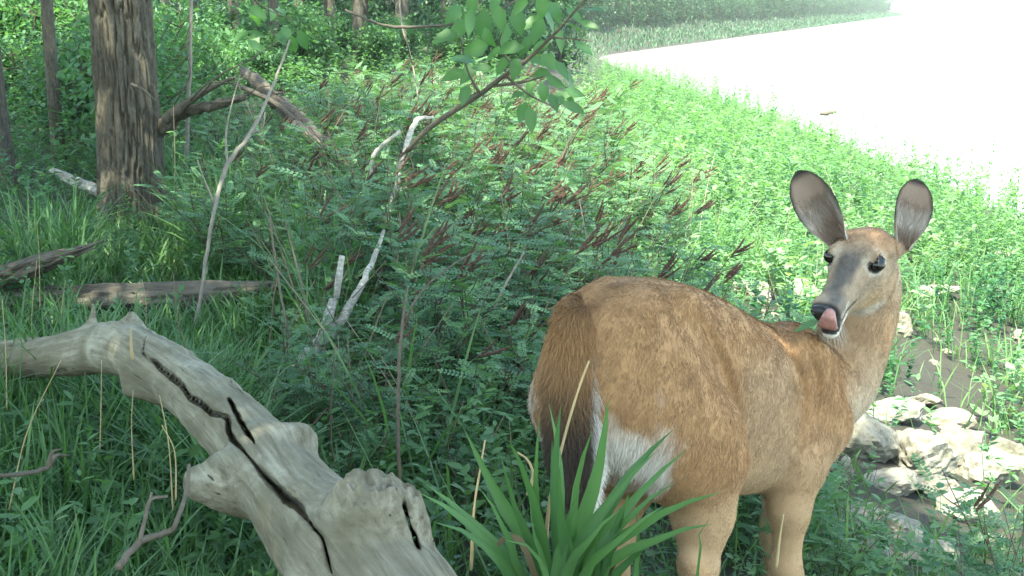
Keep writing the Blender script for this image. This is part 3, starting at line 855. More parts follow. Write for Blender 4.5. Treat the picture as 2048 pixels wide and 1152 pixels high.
lay((.50, .42, .31), .8 * wneck * sm(.25, .8, dn_t) * sm(.02, -.07, (hp[:, 1] + .02)) )
lay((.50, .42, .32), .75 * sm(.78, .90, x) * sm(.55, .4, z))    # breast
# white seat patch on each buttock
px_, py_ = proj(DV @ D_ROT.T + D_ROOT)
ang = np.arctan2(np.abs(y), -(x - .03))
pat = .78 * sm(.655, .53, z + nz * .24) * sm(.41, .50, z + nz * .12) * sm(.085, .045, x + nz * .10 + .5 * np.abs(np.abs(y) - .085)) * sm(.025, .055, np.abs(y)) * (1 - wneck)
lay(white, pat * 1.1)
lay((.10, .075, .055), sm(.045, .028, np.abs(y)) * sm(-.02, -.05, x) * sm(.68, .62, z))
# head
th = ht / k_
lay(grey, .92 * whead * (1 - isear))
hd = whead * (1 - isear)
lay((.38, .265, .16), hd * .85 * sm(.02, .055, -hu_) * sm(.19, .08, th))                       # brown cheek
lay((.30, .18, .10), hd * .9 * sm(.10, .02, th + nz * .06) * sm(.0, .04, hu_))              # russet crown
lay((.075, .070, .066), hd * .92 * sm(.034, .010, np.abs(hl_) + nz * .03) * sm(.06, .12, th) * sm(-.02, .01, hu_))   # dark bridge
lay((.10, .092, .085), hd * .7 * sm(.185, .235, th) * sm(-.03, -.01, hu_))                    # dark muzzle
for s_ in (-1, 1):
    de = np.linalg.norm((hp - np.array([EYE_T, EYE_U, s_ * EYE_L])) * [.85, 1.1, 1], axis=1)
    lay((.40, .36, .30), hd * .7 * sm(.038, .027, de + nz * .014))                              # pale ring
    lay(blk, hd * sm(.0265, .0230, de))                                                       # dark lids
lay((.44, .41, .35), .8 * hd * sm(-.080, -.098, hu_ + np.interp(th, [0, .1, .2, .25], [.022, .02, -.002, -.015])) * sm(-.02, .05, th))   # pale throat and jaw line
lay((.42, .37, .30), hd * .8 * sm(.185, .21, th) * sm(.252, .240, th) * sm(-.005, -.014, hu_) * sm(-.030, -.022, hu_))
lay(white * .92, hd * sm(.195, .225, th) * sm(-.034, -.040, hu_))                                    # white chin
lay(white * .95, hd * sm(.036, .026, dchin + nz * .01) * sm(.19, .22, th))
lay(blk * 2, hd * sm(.150, .18, th) * sm(.0055, .0025, np.abs(hu_ + .030)))                    # lips
lay(blk, hd * sm(.245, .255, th + .3 * np.clip(-hu_ - .012, 0, 1) * 0) * sm(-.030, -.026, hu_))  # nose leather
# ears
ea, eb, es = einfo.T
ins = isear * (es > 0)
lay((.21, .155, .12), ins * 1.0)
lay((.46, .43, .38), ins * .8 * sm(.25, .6, nz + .45) * sm(.62, .3, ea) * sm(.08, .24, ea))
lay((.46, .42, .37), ins * .7 * sm(.55, .85, np.abs(eb)) * sm(.7, .45, ea) * sm(.1, .25, ea))
lay((.20, .155, .115), isear * (es < 0))
lay((.50, .47, .41), isear * (es < 0) * .7 * sm(.35, .1, ea))
lay(blk * 1.5, isear * np.maximum(sm(.80, .95, np.abs(eb)) * sm(.15, .5, ea), sm(.86, .97, ea)))
# hooves
foot = np.where(x > .45, -.105, .035)
lay(blk, (z < foot) * 1.0)
nz3 = fbm(DV * 150, 6, 2) - .5
col = np.clip(col * (1 + .13 * nz2[:, None] + (.55 * nz3 + .35 * nz2)[:, None] * hd[:, None]), .008, .9)

flow = np.zeros((len(DV), 3))
flow += np.array([-.85, 0, -.35])
flow[:, 2] -= .8 * sm(.02, .13, np.abs(y)) + 1.0 * sm(.12, -.06, x)
flow = flow * (1 - wleg[:, None]) + np.array([-.15, 0, -1.2]) * wleg[:, None]
nd = nrm(nks[0, :3] - nks[-1, :3])
flow = flow * (1 - wneck[:, None]) + (nd + np.array([0, 0, -.5])) * wneck[:, None]
flow = flow * (1 - whead[:, None]) + (-hf - .15 * hu) * whead[:, None]
flow[isear] = eax[isear] + .6 * np.where(es[isear] > 0, -1, 0)[:, None] * 0
flow = nrm(flow - DN * (flow * DN).sum(1, keepdims=True))
hlen = .0125 * np.ones(len(DV))
hlen = hlen * (1 - .45 * wleg) * (1 - .35 * wneck)
hlen = np.where(pat > .2, .026, hlen)
hlen = np.where(whead > .5, .0085 - .003 * sm(.1, .22, th), hlen)
hlen = np.where(isear & (es > 0), .030 * sm(.75, .3, ea) + .004, hlen)
hlen = np.where(isear & (es < 0), .006, hlen)
hlen = np.where(isear & (np.abs(eb) > .93), .004, hlen)
bald = (z < foot) | ((hd > .5) & (th > .243) & (hu_ > -.031) & (np.abs(hl_) < .03)) | (hd.astype(bool) & (np.minimum(np.linalg.norm(hp - np.array([EYE_T, EYE_U, EYE_L]), axis=1), np.linalg.norm(hp - np.array([EYE_T, EYE_U, -EYE_L]), axis=1)) < .0215))
hlen = np.where(bald, 0, hlen)
body_mat = attr_mat('deer_skin', 'col', .7, .15)
link('body', make_mesh('body', DV, DQ, body_mat, True, {'col': col}), deer)

# --- the tail: a tapered flap hanging from the root, dark above and white at the fringe
tl = smooth_path([DP(1163, 600, 2.475), DP(1152, 650, 2.375), DP(1145, 740, 2.345), DP(1143, 850, 2.33), DP(1150, 960, 2.325), DP(1156, 1010, 2.325)], 24)
ts = np.linspace(0, 1, 24)
tw = np.interp(ts, [0, .15, .45, .75, .92, 1], [.026, .036, .044, .040, .022, .003])
na = 14
tgt = nrm(np.gradient(tl, axis=0))
sdv = nrm(np.cross(tgt, D_ROT.T @ np.array([.0, -1, .1]))); 
nv = np.cross(sdv, tgt)
aa = np.arange(na) / na * 2 * np.pi
TV = (tl[:, None] + sdv[:, None] * (np.cos(aa)[None, :, None] * tw[:, None, None]) + nv[:, None] * (np.sin(aa)[None, :, None] * tw[:, None, None] * .5))
TVf = TV.reshape(-1, 3)
i, j = np.meshgrid(np.arange(23), np.arange(na), indexing='ij')
TQ = np.stack([i * na + j, i * na + (j + 1) % na, (i + 1) * na + (j + 1) % na, (i + 1) * na + j], -1).reshape(-1, 4)
TN = vnormals(TVf, TQ)
cen = np.repeat(tl, na, 0)
if ((TVf - cen) * TN).sum() < 0: TQ = TQ[:, ::-1]; TN = -TN
tt = np.repeat(ts, na); tc = np.tile(np.cos(aa), 24); tsn = np.tile(np.sin(aa), 24)
camdir = D_ROT.T @ np.array([0, -1.0, .3])
front = (TN @ camdir) > -.25
tcol = np.repeat(np.array([[.33, .185, .085]]), len(TVf), 0) * (1 - sm(.30, .72, tt))[:, None] + np.array([.05, .036, .028]) * sm(.30, .72, tt)[:, None]
rightside = (TVf - cen) @ (D_ROT.T @ np.array([1.0, 0, 0]))
fringe = np.where(rightside > 0, sm(.62, .92, np.abs(tc)), 0) * sm(.25, .36, tt)
wv = np.maximum(fringe, (~front & (np.abs(tc) < .75)).astype(float))
tcol = tcol * (1 - wv[:, None]) + white * wv[:, None]
link('tail', make_mesh('tail', TVf, TQ, body_mat, True, {'col': tcol}), deer)
tflow = np.repeat(tgt, na, 0) + (TVf - cen) / .05 * .35
tflow = nrm(tflow)
tlen = .022 * sm(-.1, .4, tt) + .014 + .016 * fringe

# --- fur
def hairs(V, Q, Nn, col, flow, length, count, lift, seed):
    r = np.random.default_rng(seed)
    tri = np.concatenate([Q[:, [0, 1, 2]], Q[:, [0, 2, 3]]])
    ar = np.linalg.norm(np.cross(V[tri[:, 1]] - V[tri[:, 0]], V[tri[:, 2]] - V[tri[:, 0]]), axis=1)
    ml = length[tri].mean(1)
    ar = ar * (length[tri].min(1) > 0) * np.clip((.020 / np.maximum(ml, .006)), .8, 2.6)
    f = r.choice(len(tri), count, p=ar / ar.sum())
    w = r.dirichlet((1, 1, 1), count)
    g = lambda a: (a[tri[f]] * (w[..., None] if a.ndim == 2 else w)).sum(1)
    p, n, c, fl, ln = g(V), nrm(g(Nn)), g(col), g(flow), g(length)
    ln = ln * r.uniform(.65, 1.15, count)
    # locks of hair: coarse and fine wander of the lie
    q = np.stack([fbm(p * 38, 21, 2), fbm(p * 38 + 9, 22, 2), fbm(p * 38 + 17, 23, 2)], -1) - .5
    q2 = r.normal(0, .10, (count, 3))
    d0 = nrm(fl + n * lift + q * .45 + q2)
    d1 = nrm(fl + n * lift * .25 + q * .6 + q2 * 1.5 + np.array([0, 0, -.12]))
    P0 = p - n * .001
    P1 = P0 + d0 * (ln * .35)[:, None]
    P2 = P1 + nrm(d0 + d1) * (ln * .35)[:, None]
    P3 = P2 + d1 * (ln * .33)[:, None]
    # banded summer hair: some dark tipped, some pale
    lock = fbm(p * 95, 31, 2)
    v = r.normal(0, .24 + .14 * (ln < .010), count) + (lock - .5) * .34
    lum = c.mean(1)
    c = c * np.exp(v * np.where(lum > .45, .25, .75))[:, None]
    return np.stack([P0, P1, P2, P3], 1), np.clip(c, .006, .88), ln
H1, C1, L1 = hairs(DV, DQ, DN, col, flow, hlen, 390000, .28, 1)
H2, C2, L2 = hairs(TVf, TQ, TN, tcol, tflow, tlen, 34000, .30, 2)
# whiskers and long chin hairs
wh, wc = [], []
r_ = np.random.default_rng(9)
for k in range(70):
    t_ = r_.uniform(.19, .262) * k_; s_ = r_.choice([-1, 1])
    b = HPt(t_, -.047 + r_.uniform(-.004, .008), s_ * r_.uniform(.0, .024))
    d = nrm(np.array(D_ROT.T @ np.array([r_.normal(0, .45) + .1, -.35 + r_.normal(0, .2), -1.0])))
    ln = r_.uniform(.04, .085)
    dn2 = D_ROT.T @ np.array([0, 0, -1.0])
    wh.append([b, b + d * ln * .35, b + d * ln * .65 + dn2 * ln * .06, b + d * ln * .9 + dn2 * ln * .2]); wc.append([.55, .50, .42])
HH = np.concatenate([H1, H2, np.array(wh)]); CC = np.concatenate([C1, C2, np.array(wc)])
LLn = np.concatenate([L1, L2, np.full(len(wh), .02)])
hc_ = bpy.data.hair_curves.new('fur')
hc_.add_curves([4] * len(HH))
hc_.attributes['position'].data.foreach_set('vector', HH.reshape(-1).astype(np.float32))
rd = hc_.attributes.new('radius', 'FLOAT', 'POINT')
rr = np.tile(np.array([.00040, .00037, .00026, .00006], np.float32), (len(HH), 1)) * np.where(LLn < .011, .85, 1.0)[:, None]
rr[-len(wh):] *= .75
rd.data.foreach_set('value', rr.astype(np.float32).ravel())
ca = hc_.attributes.new('col', 'FLOAT_COLOR', 'CURVE')
ca.data.foreach_set('color', np.c_[CC, np.ones(len(CC))].astype(np.float32).ravel())
hc_.materials.append(attr_mat('deer_hair', 'col', .6, .25))
fur = link('fur', hc_, deer)

# --- eyes, nose, tongue
def uv_ball(n=20, m=14):
    th_ = np.linspace(0, np.pi, m)[:, None]; ph = (np.arange(n) / n * 2 * np.pi)[None]
    V = np.stack([np.sin(th_) * np.cos(ph), np.sin(th_) * np.sin(ph), np.cos(th_) * np.ones_like(ph)], -1).reshape(-1, 3)
    i, j = np.meshgrid(np.arange(m - 1), np.arange(n), indexing='ij')
    return V, np.stack([i * n + j, (i + 1) * n + j, (i + 1) * n + (j + 1) % n, i * n + (j + 1) % n], -1).reshape(-1, 4)
bv, bq = uv_ball()
eye_mat = flat_mat('deer_eye', (.006, .005, .005), .06, .5)
for s_ in (-1, 1):
    M = HM * np.array([.0220, .0175, .0175])
    V = bv @ M.T + HPt(EYE_T, EYE_U, s_ * (EYE_L + .0050))
    link('eye', make_mesh('eye', V, bq, eye_mat), deer)
nose_mat, t_, b_, o_ = new_mat('deer_nose')
b_.inputs['Base Color'].default_value = (.016, .017, .019, 1); b_.inputs['Roughness'].default_value = .32; b_.inputs['Specular IOR Level'].default_value = .45
bump(t_, b_, noise(t_, 420, 2, .5, objcoord(t_)), .35, .002)
nb = np.array([HPt(.262 * k_, -.008, 0)])
ns_ = SDF(nb[0] - .045, nb[0] + .045, .0018)
ns_.ell(HPt(.263 * k_, -.004, 0), (.0155, .0165, .0275), HM, .004)
ns_.ell(HPt(.266 * k_, -.016, 0), (.012, .0125, .018), HM, .010)
for s_ in (-1, 1):
    ns_.ell(HPt(.2665 * k_, -.001, s_ * .0185), (.012, .010, .0085), HM, .006)
    ns_.ell(HPt(.277 * k_, -.0025, s_ * .0215), (.0085, .0040, .0065), HM, .003, True)
nV, nQ = ns_.mesh(it=2)
link('nose', make_mesh('nose', nV, nQ, nose_mat), deer)
ton_mat, t_, b_, o_ = new_mat('deer_tongue')
c_ = ramp(t_, noise(t_, 160, 3, .6, objcoord(t_)), [(.3, (.27, .125, .11)), (.7, (.38, .19, .165))])
t_.links.new(c_, b_.inputs['Base Color']); b_.inputs['Roughness'].default_value = .38
tp = smooth_path([HPt(.20 * k_, -.030, 0), DP(1656, 652, 2.872), DP(1657, 644, 2.850), DP(1658, 633, 2.846), DP(1659, 625, 2.854)], 12)
tw_ = np.interp(np.linspace(0, 1, 12), [0, .3, .6, .85, 1], [.014, .0245, .0240, .0200, .011])
ts_ = SDF(tp.min(0) - .03, tp.max(0) + .03, .0018)
# flattened: a row of thin ellipsoids along the path
tdir = nrm(np.gradient(smooth_path(tp, 26), axis=0)); tpp = smooth_path(tp, 26); tww = np.interp(np.linspace(0, 1, 26), np.linspace(0, 1, 12), tw_)
for q, d, w_ in zip(tpp, tdir, tww):
    lz = nrm(hl - d * hl.dot(d)); M = np.stack([d, np.cross(lz, d), lz], -1)
    ts_.ell(q, (.010, .0080, w_), M, .003)
tV, tQ = ts_.mesh(it=2)
link('tongue', make_mesh('tongue', tV, tQ, ton_mat), deer)
# ------------------------------------------------------------------ dead wood
def G(px, py, Y0=1.2, Y1=120):
    "where the ray of a pixel meets the ground"
    a, b = Y0, Y1
    for Yq in np.geomspace(Y0, Y1, 90):
        p = P(px, py, Yq)
        if p[2] < gz(p[0], p[1]): b = Yq; break
        a = Yq
    for _ in range(24):
        m = (a + b) / 2; p = P(px, py, m)
        if p[2] < gz(p[0], p[1]): b = m
        else: a = m
    p = P(px, py, b); p[2] = float(gz(p[0], p[1])); return p
drift, t, b, o = new_mat('weathered_driftwood')
ga = N(t, 'ShaderNodeAttribute', attribute_name='grain')
def gmap(sc):
    m = N(t, 'ShaderNodeMapping'); m.inputs['Scale'].default_value = sc
    t.links.new(ga.outputs['Vector'], m.inputs[0]); return m.outputs[0]
n1 = noise(t, 1, 8, .68, gmap((5, 60, 60)), .25)          # long fibres
n2 = noise(t, 1, 4, .6, gmap((5, 9, 9)), .6)              # stains
n3 = noise(t, 1, 3, .5, gmap((3.5, 95, 95)), .15)         # hair cracks
n4 = noise(t, 1, 6, .75, gmap((90, 120, 120)))            # speckle
c = ramp(t, n1, [(.28, (.092, .080, .055)), (.48, (.210, .188, .138)), (.72, (.355, .328, .250))])
c = mixc(t, ramp(t, n2, [(.42, (0, 0, 0)), (.66, (.75, .75, .75))]), c, (.125, .110, .072))
c = mixc(t, ramp(t, n2, [(.26, (.6, .6, .6)), (.42, (0, 0, 0))]), c, (.44, .42, .345))
c = mixc(t, ramp(t, n3, [(.27, (.85, .85, .85)), (.325, (0, 0, 0))]), c, (.035, .030, .022))
c = mixc(t, ramp(t, n4, [(.30, (.55, .55, .55)), (.42, (0, 0, 0))]), c, (.07, .062, .045))
t.links.new(c, b.inputs['Base Color']); b.inputs['Roughness'].default_value = .88; b.inputs['Specular IOR Level'].default_value = .2
hm = N(t, 'ShaderNodeMath', operation='ADD'); t.links.new(n1, hm.inputs[0]); t.links.new(ramp(t, n3, [(.26, (0, 0, 0)), (.33, (.8, .8, .8))]), hm.inputs[1])
bump(t, b, hm.outputs[0], .55, .006)
deadw = wood_mat('rotten_wood', [(.3, (.055, .045, .036)), (.5, (.115, .098, .080)), (.72, (.20, .175, .145))], (3, 34, 34), 5, .8, .012)
palew = wood_mat('bleached_wood', [(.34, (.13, .112, .090)), (.5, (.30, .275, .235)), (.66, (.60, .58, .53))], (8, 20, 20), 5, .5, .004)
twigm = wood_mat('twig_bark', [(.3, (.070, .058, .042)), (.7, (.175, .150, .115))], (14, 14, 14), 4, .4, .003)
greym = wood_mat('grey_stem_bark', [(.3, (.13, .115, .095)), (.7, (.27, .245, .205))], (14, 14, 14), 4, .4, .003)

# the foreground log, carved implicitly in its own frame
pa, pb = P(60, 715, 3.55), P(700, 1120, 2.12)
LX = nrm(pb - pa); LZ = nrm(np.array([0, 0, 1.0]) - LX * LX[2]); LY = np.cross(LZ, LX)
LM = np.stack([LX, LY, LZ], -1); LO = (pa + pb) / 2
def LP(px, py, Y): return (P(px, py, Y) - LO) @ LM
lp = [(-120, 726, 3.80, .054), (60, 716, 3.55, .051), (150, 708, 3.40, .056), (235, 695, 3.22, .061), (300, 722, 3.02, .060), (390, 785, 2.80, .062),
      (470, 858, 2.60, .067), (550, 948, 2.42, .076), (620, 1035, 2.27, .088), (700, 1120, 2.12, .104), (800, 1240, 1.95, .108), (860, 1330, 1.85, .105)]
lpl = np.array([np.r_[LP(a, b, c), d] for a, b, c, d in lp])
lps = smooth_path(lpl, 40)
lo, hi = lps[:, :3].min(0) - .19, lps[:, :3].max(0) + .19
ls = SDF(lo, hi, .0044)
ls.chain([tuple(q) for q in lps], .02)
def lchain(pts, k): ls.chain([(*LP(a, b, c), d) for a, b, c, d in pts], k)
lchain([(545, 965, 2.42, .062), (470, 965, 2.40, .046), (402, 968, 2.40, .031)], .05)           # stub to the left
lchain([(545, 905, 2.45, .055), (585, 888, 2.44, .034), (600, 880, 2.44, .024)], .03)           # knot on the upper edge
lchain([(700, 1110, 2.10, .085), (740, 1045, 2.07, .066), (752, 1010, 2.06, .056)], .04)        # broken stub
lchain([(800, 1120, 2.05, .045), (818, 1050, 2.06, .028), (822, 1008, 2.06, .017)], .03)
sp0 = LP(772, 918, 2.06); ls.ell(sp0, (.055, .055, .055), None, .008, True)
lchain([(262, 700, 3.18, .045), (262, 660, 3.18, .022), (262, 630, 3.18, .008)], .03)           # spur at the bend
lchain([(165, 700, 3.38, .035), (184, 672, 3.38, .014), (186, 610, 3.38, .0042)], .03)          # thin upright snag
lchain([(340, 765, 2.95, .055), (268, 768, 3.0, .028)], .04)
lchain([(425, 795, 2.70, .038), (447, 783, 2.70, .018)], .03); lchain([(362, 722, 2.92, .030), (380, 714, 2.92, .009)], .025)
def lsample(p):
    q = (p - ls.lo) / ls.h; i = np.clip(np.floor(q).astype(int), 0, ls.n - 2); f = q - i
    v = 0
    for a in (0, 1):
        for b_ in (0, 1):
            for c in (0, 1):
                v += ls.A[i[0] + a, i[1] + b_, i[2] + c] * (f[0] if a else 1 - f[0]) * (f[1] if b_ else 1 - f[1]) * (f[2] if c else 1 - f[2])
    return v
cl = (np.array([0, 0, CH]) - LO) @ LM
def lhit(px, py):
    d = nrm(LP(px, py, 3.0) - cl)
    for t in np.arange(1.9, 4.4, .004):
        p = cl + d * t
        if (p > ls.lo).all() and (p < hi).all() and lsample(p) < 0: return p, d
    return None, d
def crack(pts, w, depth, seed):
    pth = smooth_path(np.c_[np.array(pts, float), np.zeros(len(pts))], 240)
    g = np.random.default_rng(seed); wob = np.interp(np.arange(240), np.arange(0, 240, 10), g.normal(0, 1.0 + 2.6 * (w > .006), 24))
    prev = None
    for n_, q in enumerate(pth):
        u = n_ / 239
        h, d = lhit(q[0] + wob[n_], q[1] - wob[n_] * .6)
        if h is None: continue
        ww = w * (.25 + .75 * np.interp(u, [0, .12, .3, .75, .95, 1], [.1, .6, .8, 1.1, .7, .2])) * (.72 + .6 * vnoise(np.array([[u * 13, seed, 0]]))[0])
        ls.cone(h - d * .02, h + d * depth, ww, ww * .35, .0035, True)
crack([(285, 676), (305, 720), (345, 752), (400, 802), (440, 838), (470, 882), (520, 935), (560, 985), (592, 1012), (622, 1045), (650, 1100), (668, 1150)], .0062, .042, 3)
crack([(458, 796), (478, 838), (512, 890)], .0030, .018, 5)
crack([(805, 1005), (818, 1050), (838, 1100)], .0030, .014, 6)
V, Q_ = ls.mesh(it=1)
Nn = vnormals(V, Q_)
kd = np.full(len(V), 9.0); gs = np.zeros(len(V)); gc = np.zeros((len(V), 3)); acc_ = 0
for i_ in range(len(lps) - 1):
    a_, b_ = lps[i_, :3], lps[i_ + 1, :3]; ab = b_ - a_
    t_ = np.clip((V - a_) @ ab / ab.dot(ab), 0, 1); rv = V - a_ - t_[:, None] * ab
    dd = np.linalg.norm(rv, axis=1); m_ = dd < kd
    kd[m_] = dd[m_]; gs[m_] = acc_ + t_[m_] * np.linalg.norm(ab); gc[m_] = rv[m_]; acc_ += np.linalg.norm(ab)
grain = np.c_[gs, gc[:, 1:]]
g = fbm(grain * np.array([4, 30, 30]), 41, 3) - .5
g2 = fbm(V * np.array([9, 9, 9]), 43, 3) - .5
top = ((V - LP(752, 1000, 2.06)) ** 2).sum(1) < .085 ** 2                                  # splintered end of the stub
jag = np.where(top, (vnoise(V * np.array([90, 90, 20]), 47) - .4) * .026 * np.clip((V[:, 2] - LP(752, 1016, 2.06)[2]) / .02, 0, 1), 0)
V = V + Nn * (g * .011 + g2 * .014)[:, None] + np.array([0, 0, 1]) * jag[:, None]
log_ = empty('fallen_log', LO); log_.matrix_world = Matrix(np.vstack([np.c_[LM, LO], [0, 0, 0, 1]]).tolist())
tag(log_, 'smooth grey barkless driftwood log split by a long dark crack in the left foreground', 'log')
link('trunk', make_mesh('trunk', V, Q_, drift, True, {'grain': grain}), log_)
sp_ = MB()
for k in range(34):
    q = LP(735 + rng.uniform(0, 62), 1002 + rng.uniform(-8, 14), 2.06 + rng.uniform(-.03, .03))
    sp_.add(*tube([q, q + np.array([rng.normal(0, .004), rng.normal(0, .004), rng.uniform(.008, .026)])], [.0042, .0012], 5))
link('splinters', sp_.mesh('splinters', deadw), log_)

def stick(name, label, cat, pts, mat, seed=0, rough=.25, ns=9, n=26, subs=(), group=None, freq=40):
    "a dead branch through (px, py, Y, radius) points; subs are side pieces, each a part"
    A = np.array([np.r_[P(a, b, c), d] for a, b, c, d in pts])
    o0 = A[0, :3]
    s_ = smooth_path(np.c_[A[:, :3] - o0, A[:, 3]], n)
    wob = rng.normal(0, 1, (n, 3)) * s_[:, 3:4] * .18
    root = empty(name, o0); tag(root, label, cat, group)
    v, f = tube(s_[:, :3] + wob, np.maximum(s_[:, 3], .0015), ns, True, rough, seed, freq)
    link('stem', make_mesh('stem', v, f, mat), root)
    for sb in subs:
        B = np.array([np.r_[P(a, b, c), d] for a, b, c, d in sb]); B[:, :3] -= o0
        q = smooth_path(B, 14)
        v, f = tube(q[:, :3], np.maximum(q[:, 3], .001), 7, True, rough, seed + 5, freq)
        link('branch', make_mesh('branch', v, f, mat), root)
    return root
def slab_log(name, label, pts, mat, seed, flat=.8, n=60, ns=40, parts=1):
    A = np.array([np.r_[P(a, b, c), d] for a, b, c, d in pts])
    o0 = A[len(A) // 2, :3].copy(); A[:, :3] -= o0
    s_ = smooth_path(A, n)
    tg = nrm(np.gradient(s_[:, :3], axis=0)); sd_ = nrm(np.cross(tg, [0, 0, 1])); up = np.cross(sd_, tg)
    a = np.arange(ns) / ns * 2 * np.pi
    rg = sd_[:, None] * np.cos(a)[None, :, None] + up[:, None] * (np.sin(a) * flat)[None, :, None]
    u = np.linspace(0, 1, n)[:, None] * np.ones(ns)[None]
    q = np.stack([u * 3.0, np.cos(a)[None] * 2.2 + 0 * u, np.sin(a)[None] * 2.2 + 0 * u], -1)
    gr = fbm(q * np.array([1, 3.5, 3.5]), seed, 4) - .5
    fin = np.abs(fbm(q * np.array([1.4, 9, 9]), seed + 3, 3) - .5)
    r_ = s_[:, 3][:, None] * (1 + .75 * gr - .55 * np.clip(.09 - fin, 0, 1) * 8)
    # ragged ends
    e = (vnoise(np.stack([np.cos(a) * 2.5, np.sin(a) * 2.5, a * 0], -1), seed + 9) - .3) * .16
    pos = s_[:, :3][:, None] + rg * r_[..., None]
    pos[-8:] += tg[-1] * (e[None, :, None] * np.linspace(0, 1, 8)[:, None, None])
    V = np.vstack([pos.reshape(-1, 3), s_[0, :3], s_[-1, :3]])
    i, j = np.meshgrid(np.arange(n - 1), np.arange(ns), indexing='ij')
    Q = np.stack([i * ns + j, i * ns + (j + 1) % ns, (i + 1) * ns + (j + 1) % ns, (i + 1) * ns + j], -1).reshape(-1, 4)
    k = np.arange(ns)
    T = np.concatenate([np.stack([np.full(ns, n * ns), (k + 1) % ns, k], -1), np.stack([np.full(ns, n * ns + 1), (n - 1) * ns + k, (n - 1) * ns + (k + 1) % ns], -1)])
    Rx = nrm(s_[-1, :3] - s_[0, :3]); Rz = nrm(np.array([0, 0, 1]) - Rx * Rx[2]); Ry = np.cross(Rz, Rx); M = np.stack([Rx, Ry, Rz], -1)
    o = link(name, make_mesh(name, V @ M, [Q, T], mat))
    o.matrix_world = Matrix(np.vstack([np.c_[M, o0], [0, 0, 0, 1]]).tolist())
    return tag(o, label, 'log')
slab_log('rotten_log', 'dark furrowed rotten log lying level in the grass behind the driftwood log',
         [(-90, 618, 5.6, .085), (120, 606, 5.5, .083), (300, 596, 5.4, .078), (440, 588, 5.3, .062), (535, 578, 5.25, .030)], deadw, 61)
slab_log('broken_log', 'short brown broken log end tilted up at the left edge above the rotten log',
         [(-60, 566, 5.6, .07), (30, 548, 5.55, .066), (95, 522, 5.5, .055), (170, 497, 5.45, .020)], deadw, 71, .7, 40)
slab_log('pale_fallen_log', 'pale bleached log lying beside the foot of the big tree',
         [(100, 338, 8.3, .02), (140, 357, 8.1, .034), (185, 378, 7.9, .036), (215, 392, 7.7, .03)], palew, 81, .9, 24, 14)
stick('leaning_dead_trunk', 'dead forked trunk leaning down to the right through the middle thicket', 'dead trunk',
      [(486, 142, 8.8, .030), (520, 172, 8.7, .048), (600, 245, 8.4, .048), (668, 305, 8.1, .040), (735, 372, 7.8, .040), (800, 455, 7.4, .036), (850, 520, 7.1, .03)],
      deadw, 3, .35, 14, 60, [[(585, 240, 8.35, .035), (645, 300, 8.0, .032), (705, 372, 7.7, .028), (748, 420, 7.4, .03)],
                         [(468, 168, 8.6, .012), (540, 200, 8.5, .018), (590, 240, 8.35, .018)], [(500, 160, 8.75, .02), (540, 185, 8.6, .012), (566, 185, 8.5, .006)]])
stick('bleached_snag', 'upright white bleached branch with a hooked tip in the middle thicket', 'dead branch',
      [(866, 235, 6.3, .007), (836, 238, 6.25, .011), (822, 262, 6.2, .013), (806, 310, 6.1, .012), (792, 372, 6.0, .011), (774, 436, 5.9, .010), (760, 500, 5.8, .010)],
      palew, 5, .3, 9, 40, [[(790, 385, 6.0, .012), (805, 378, 5.97, .010), (812, 376, 5.95, .006)], [(742, 370, 6.2, .006), (748, 310, 6.2, .010), (800, 262, 6.2, .009)]])
stick('slanting_white_branch', 'peeling white and grey branch slanting up from the grass beside the driftwood log', 'dead branch',
      [(530, 830, 4.0, .018), (556, 785, 4.05, .022), (606, 722, 4.1, .023), (650, 680, 4.15, .020), (690, 630, 4.2, .015), (728, 560, 4.3, .011), (752, 505, 4.5, .008), (768, 460, 4.8, .005)],
      palew, 6, .35, 10, 46, [[(640, 690, 4.12, .020), (655, 640, 4.15, .017), (668, 600, 4.2, .014)], [(672, 600, 4.2, .010), (678, 555, 4.22, .011), (684, 512, 4.25, .009)]])
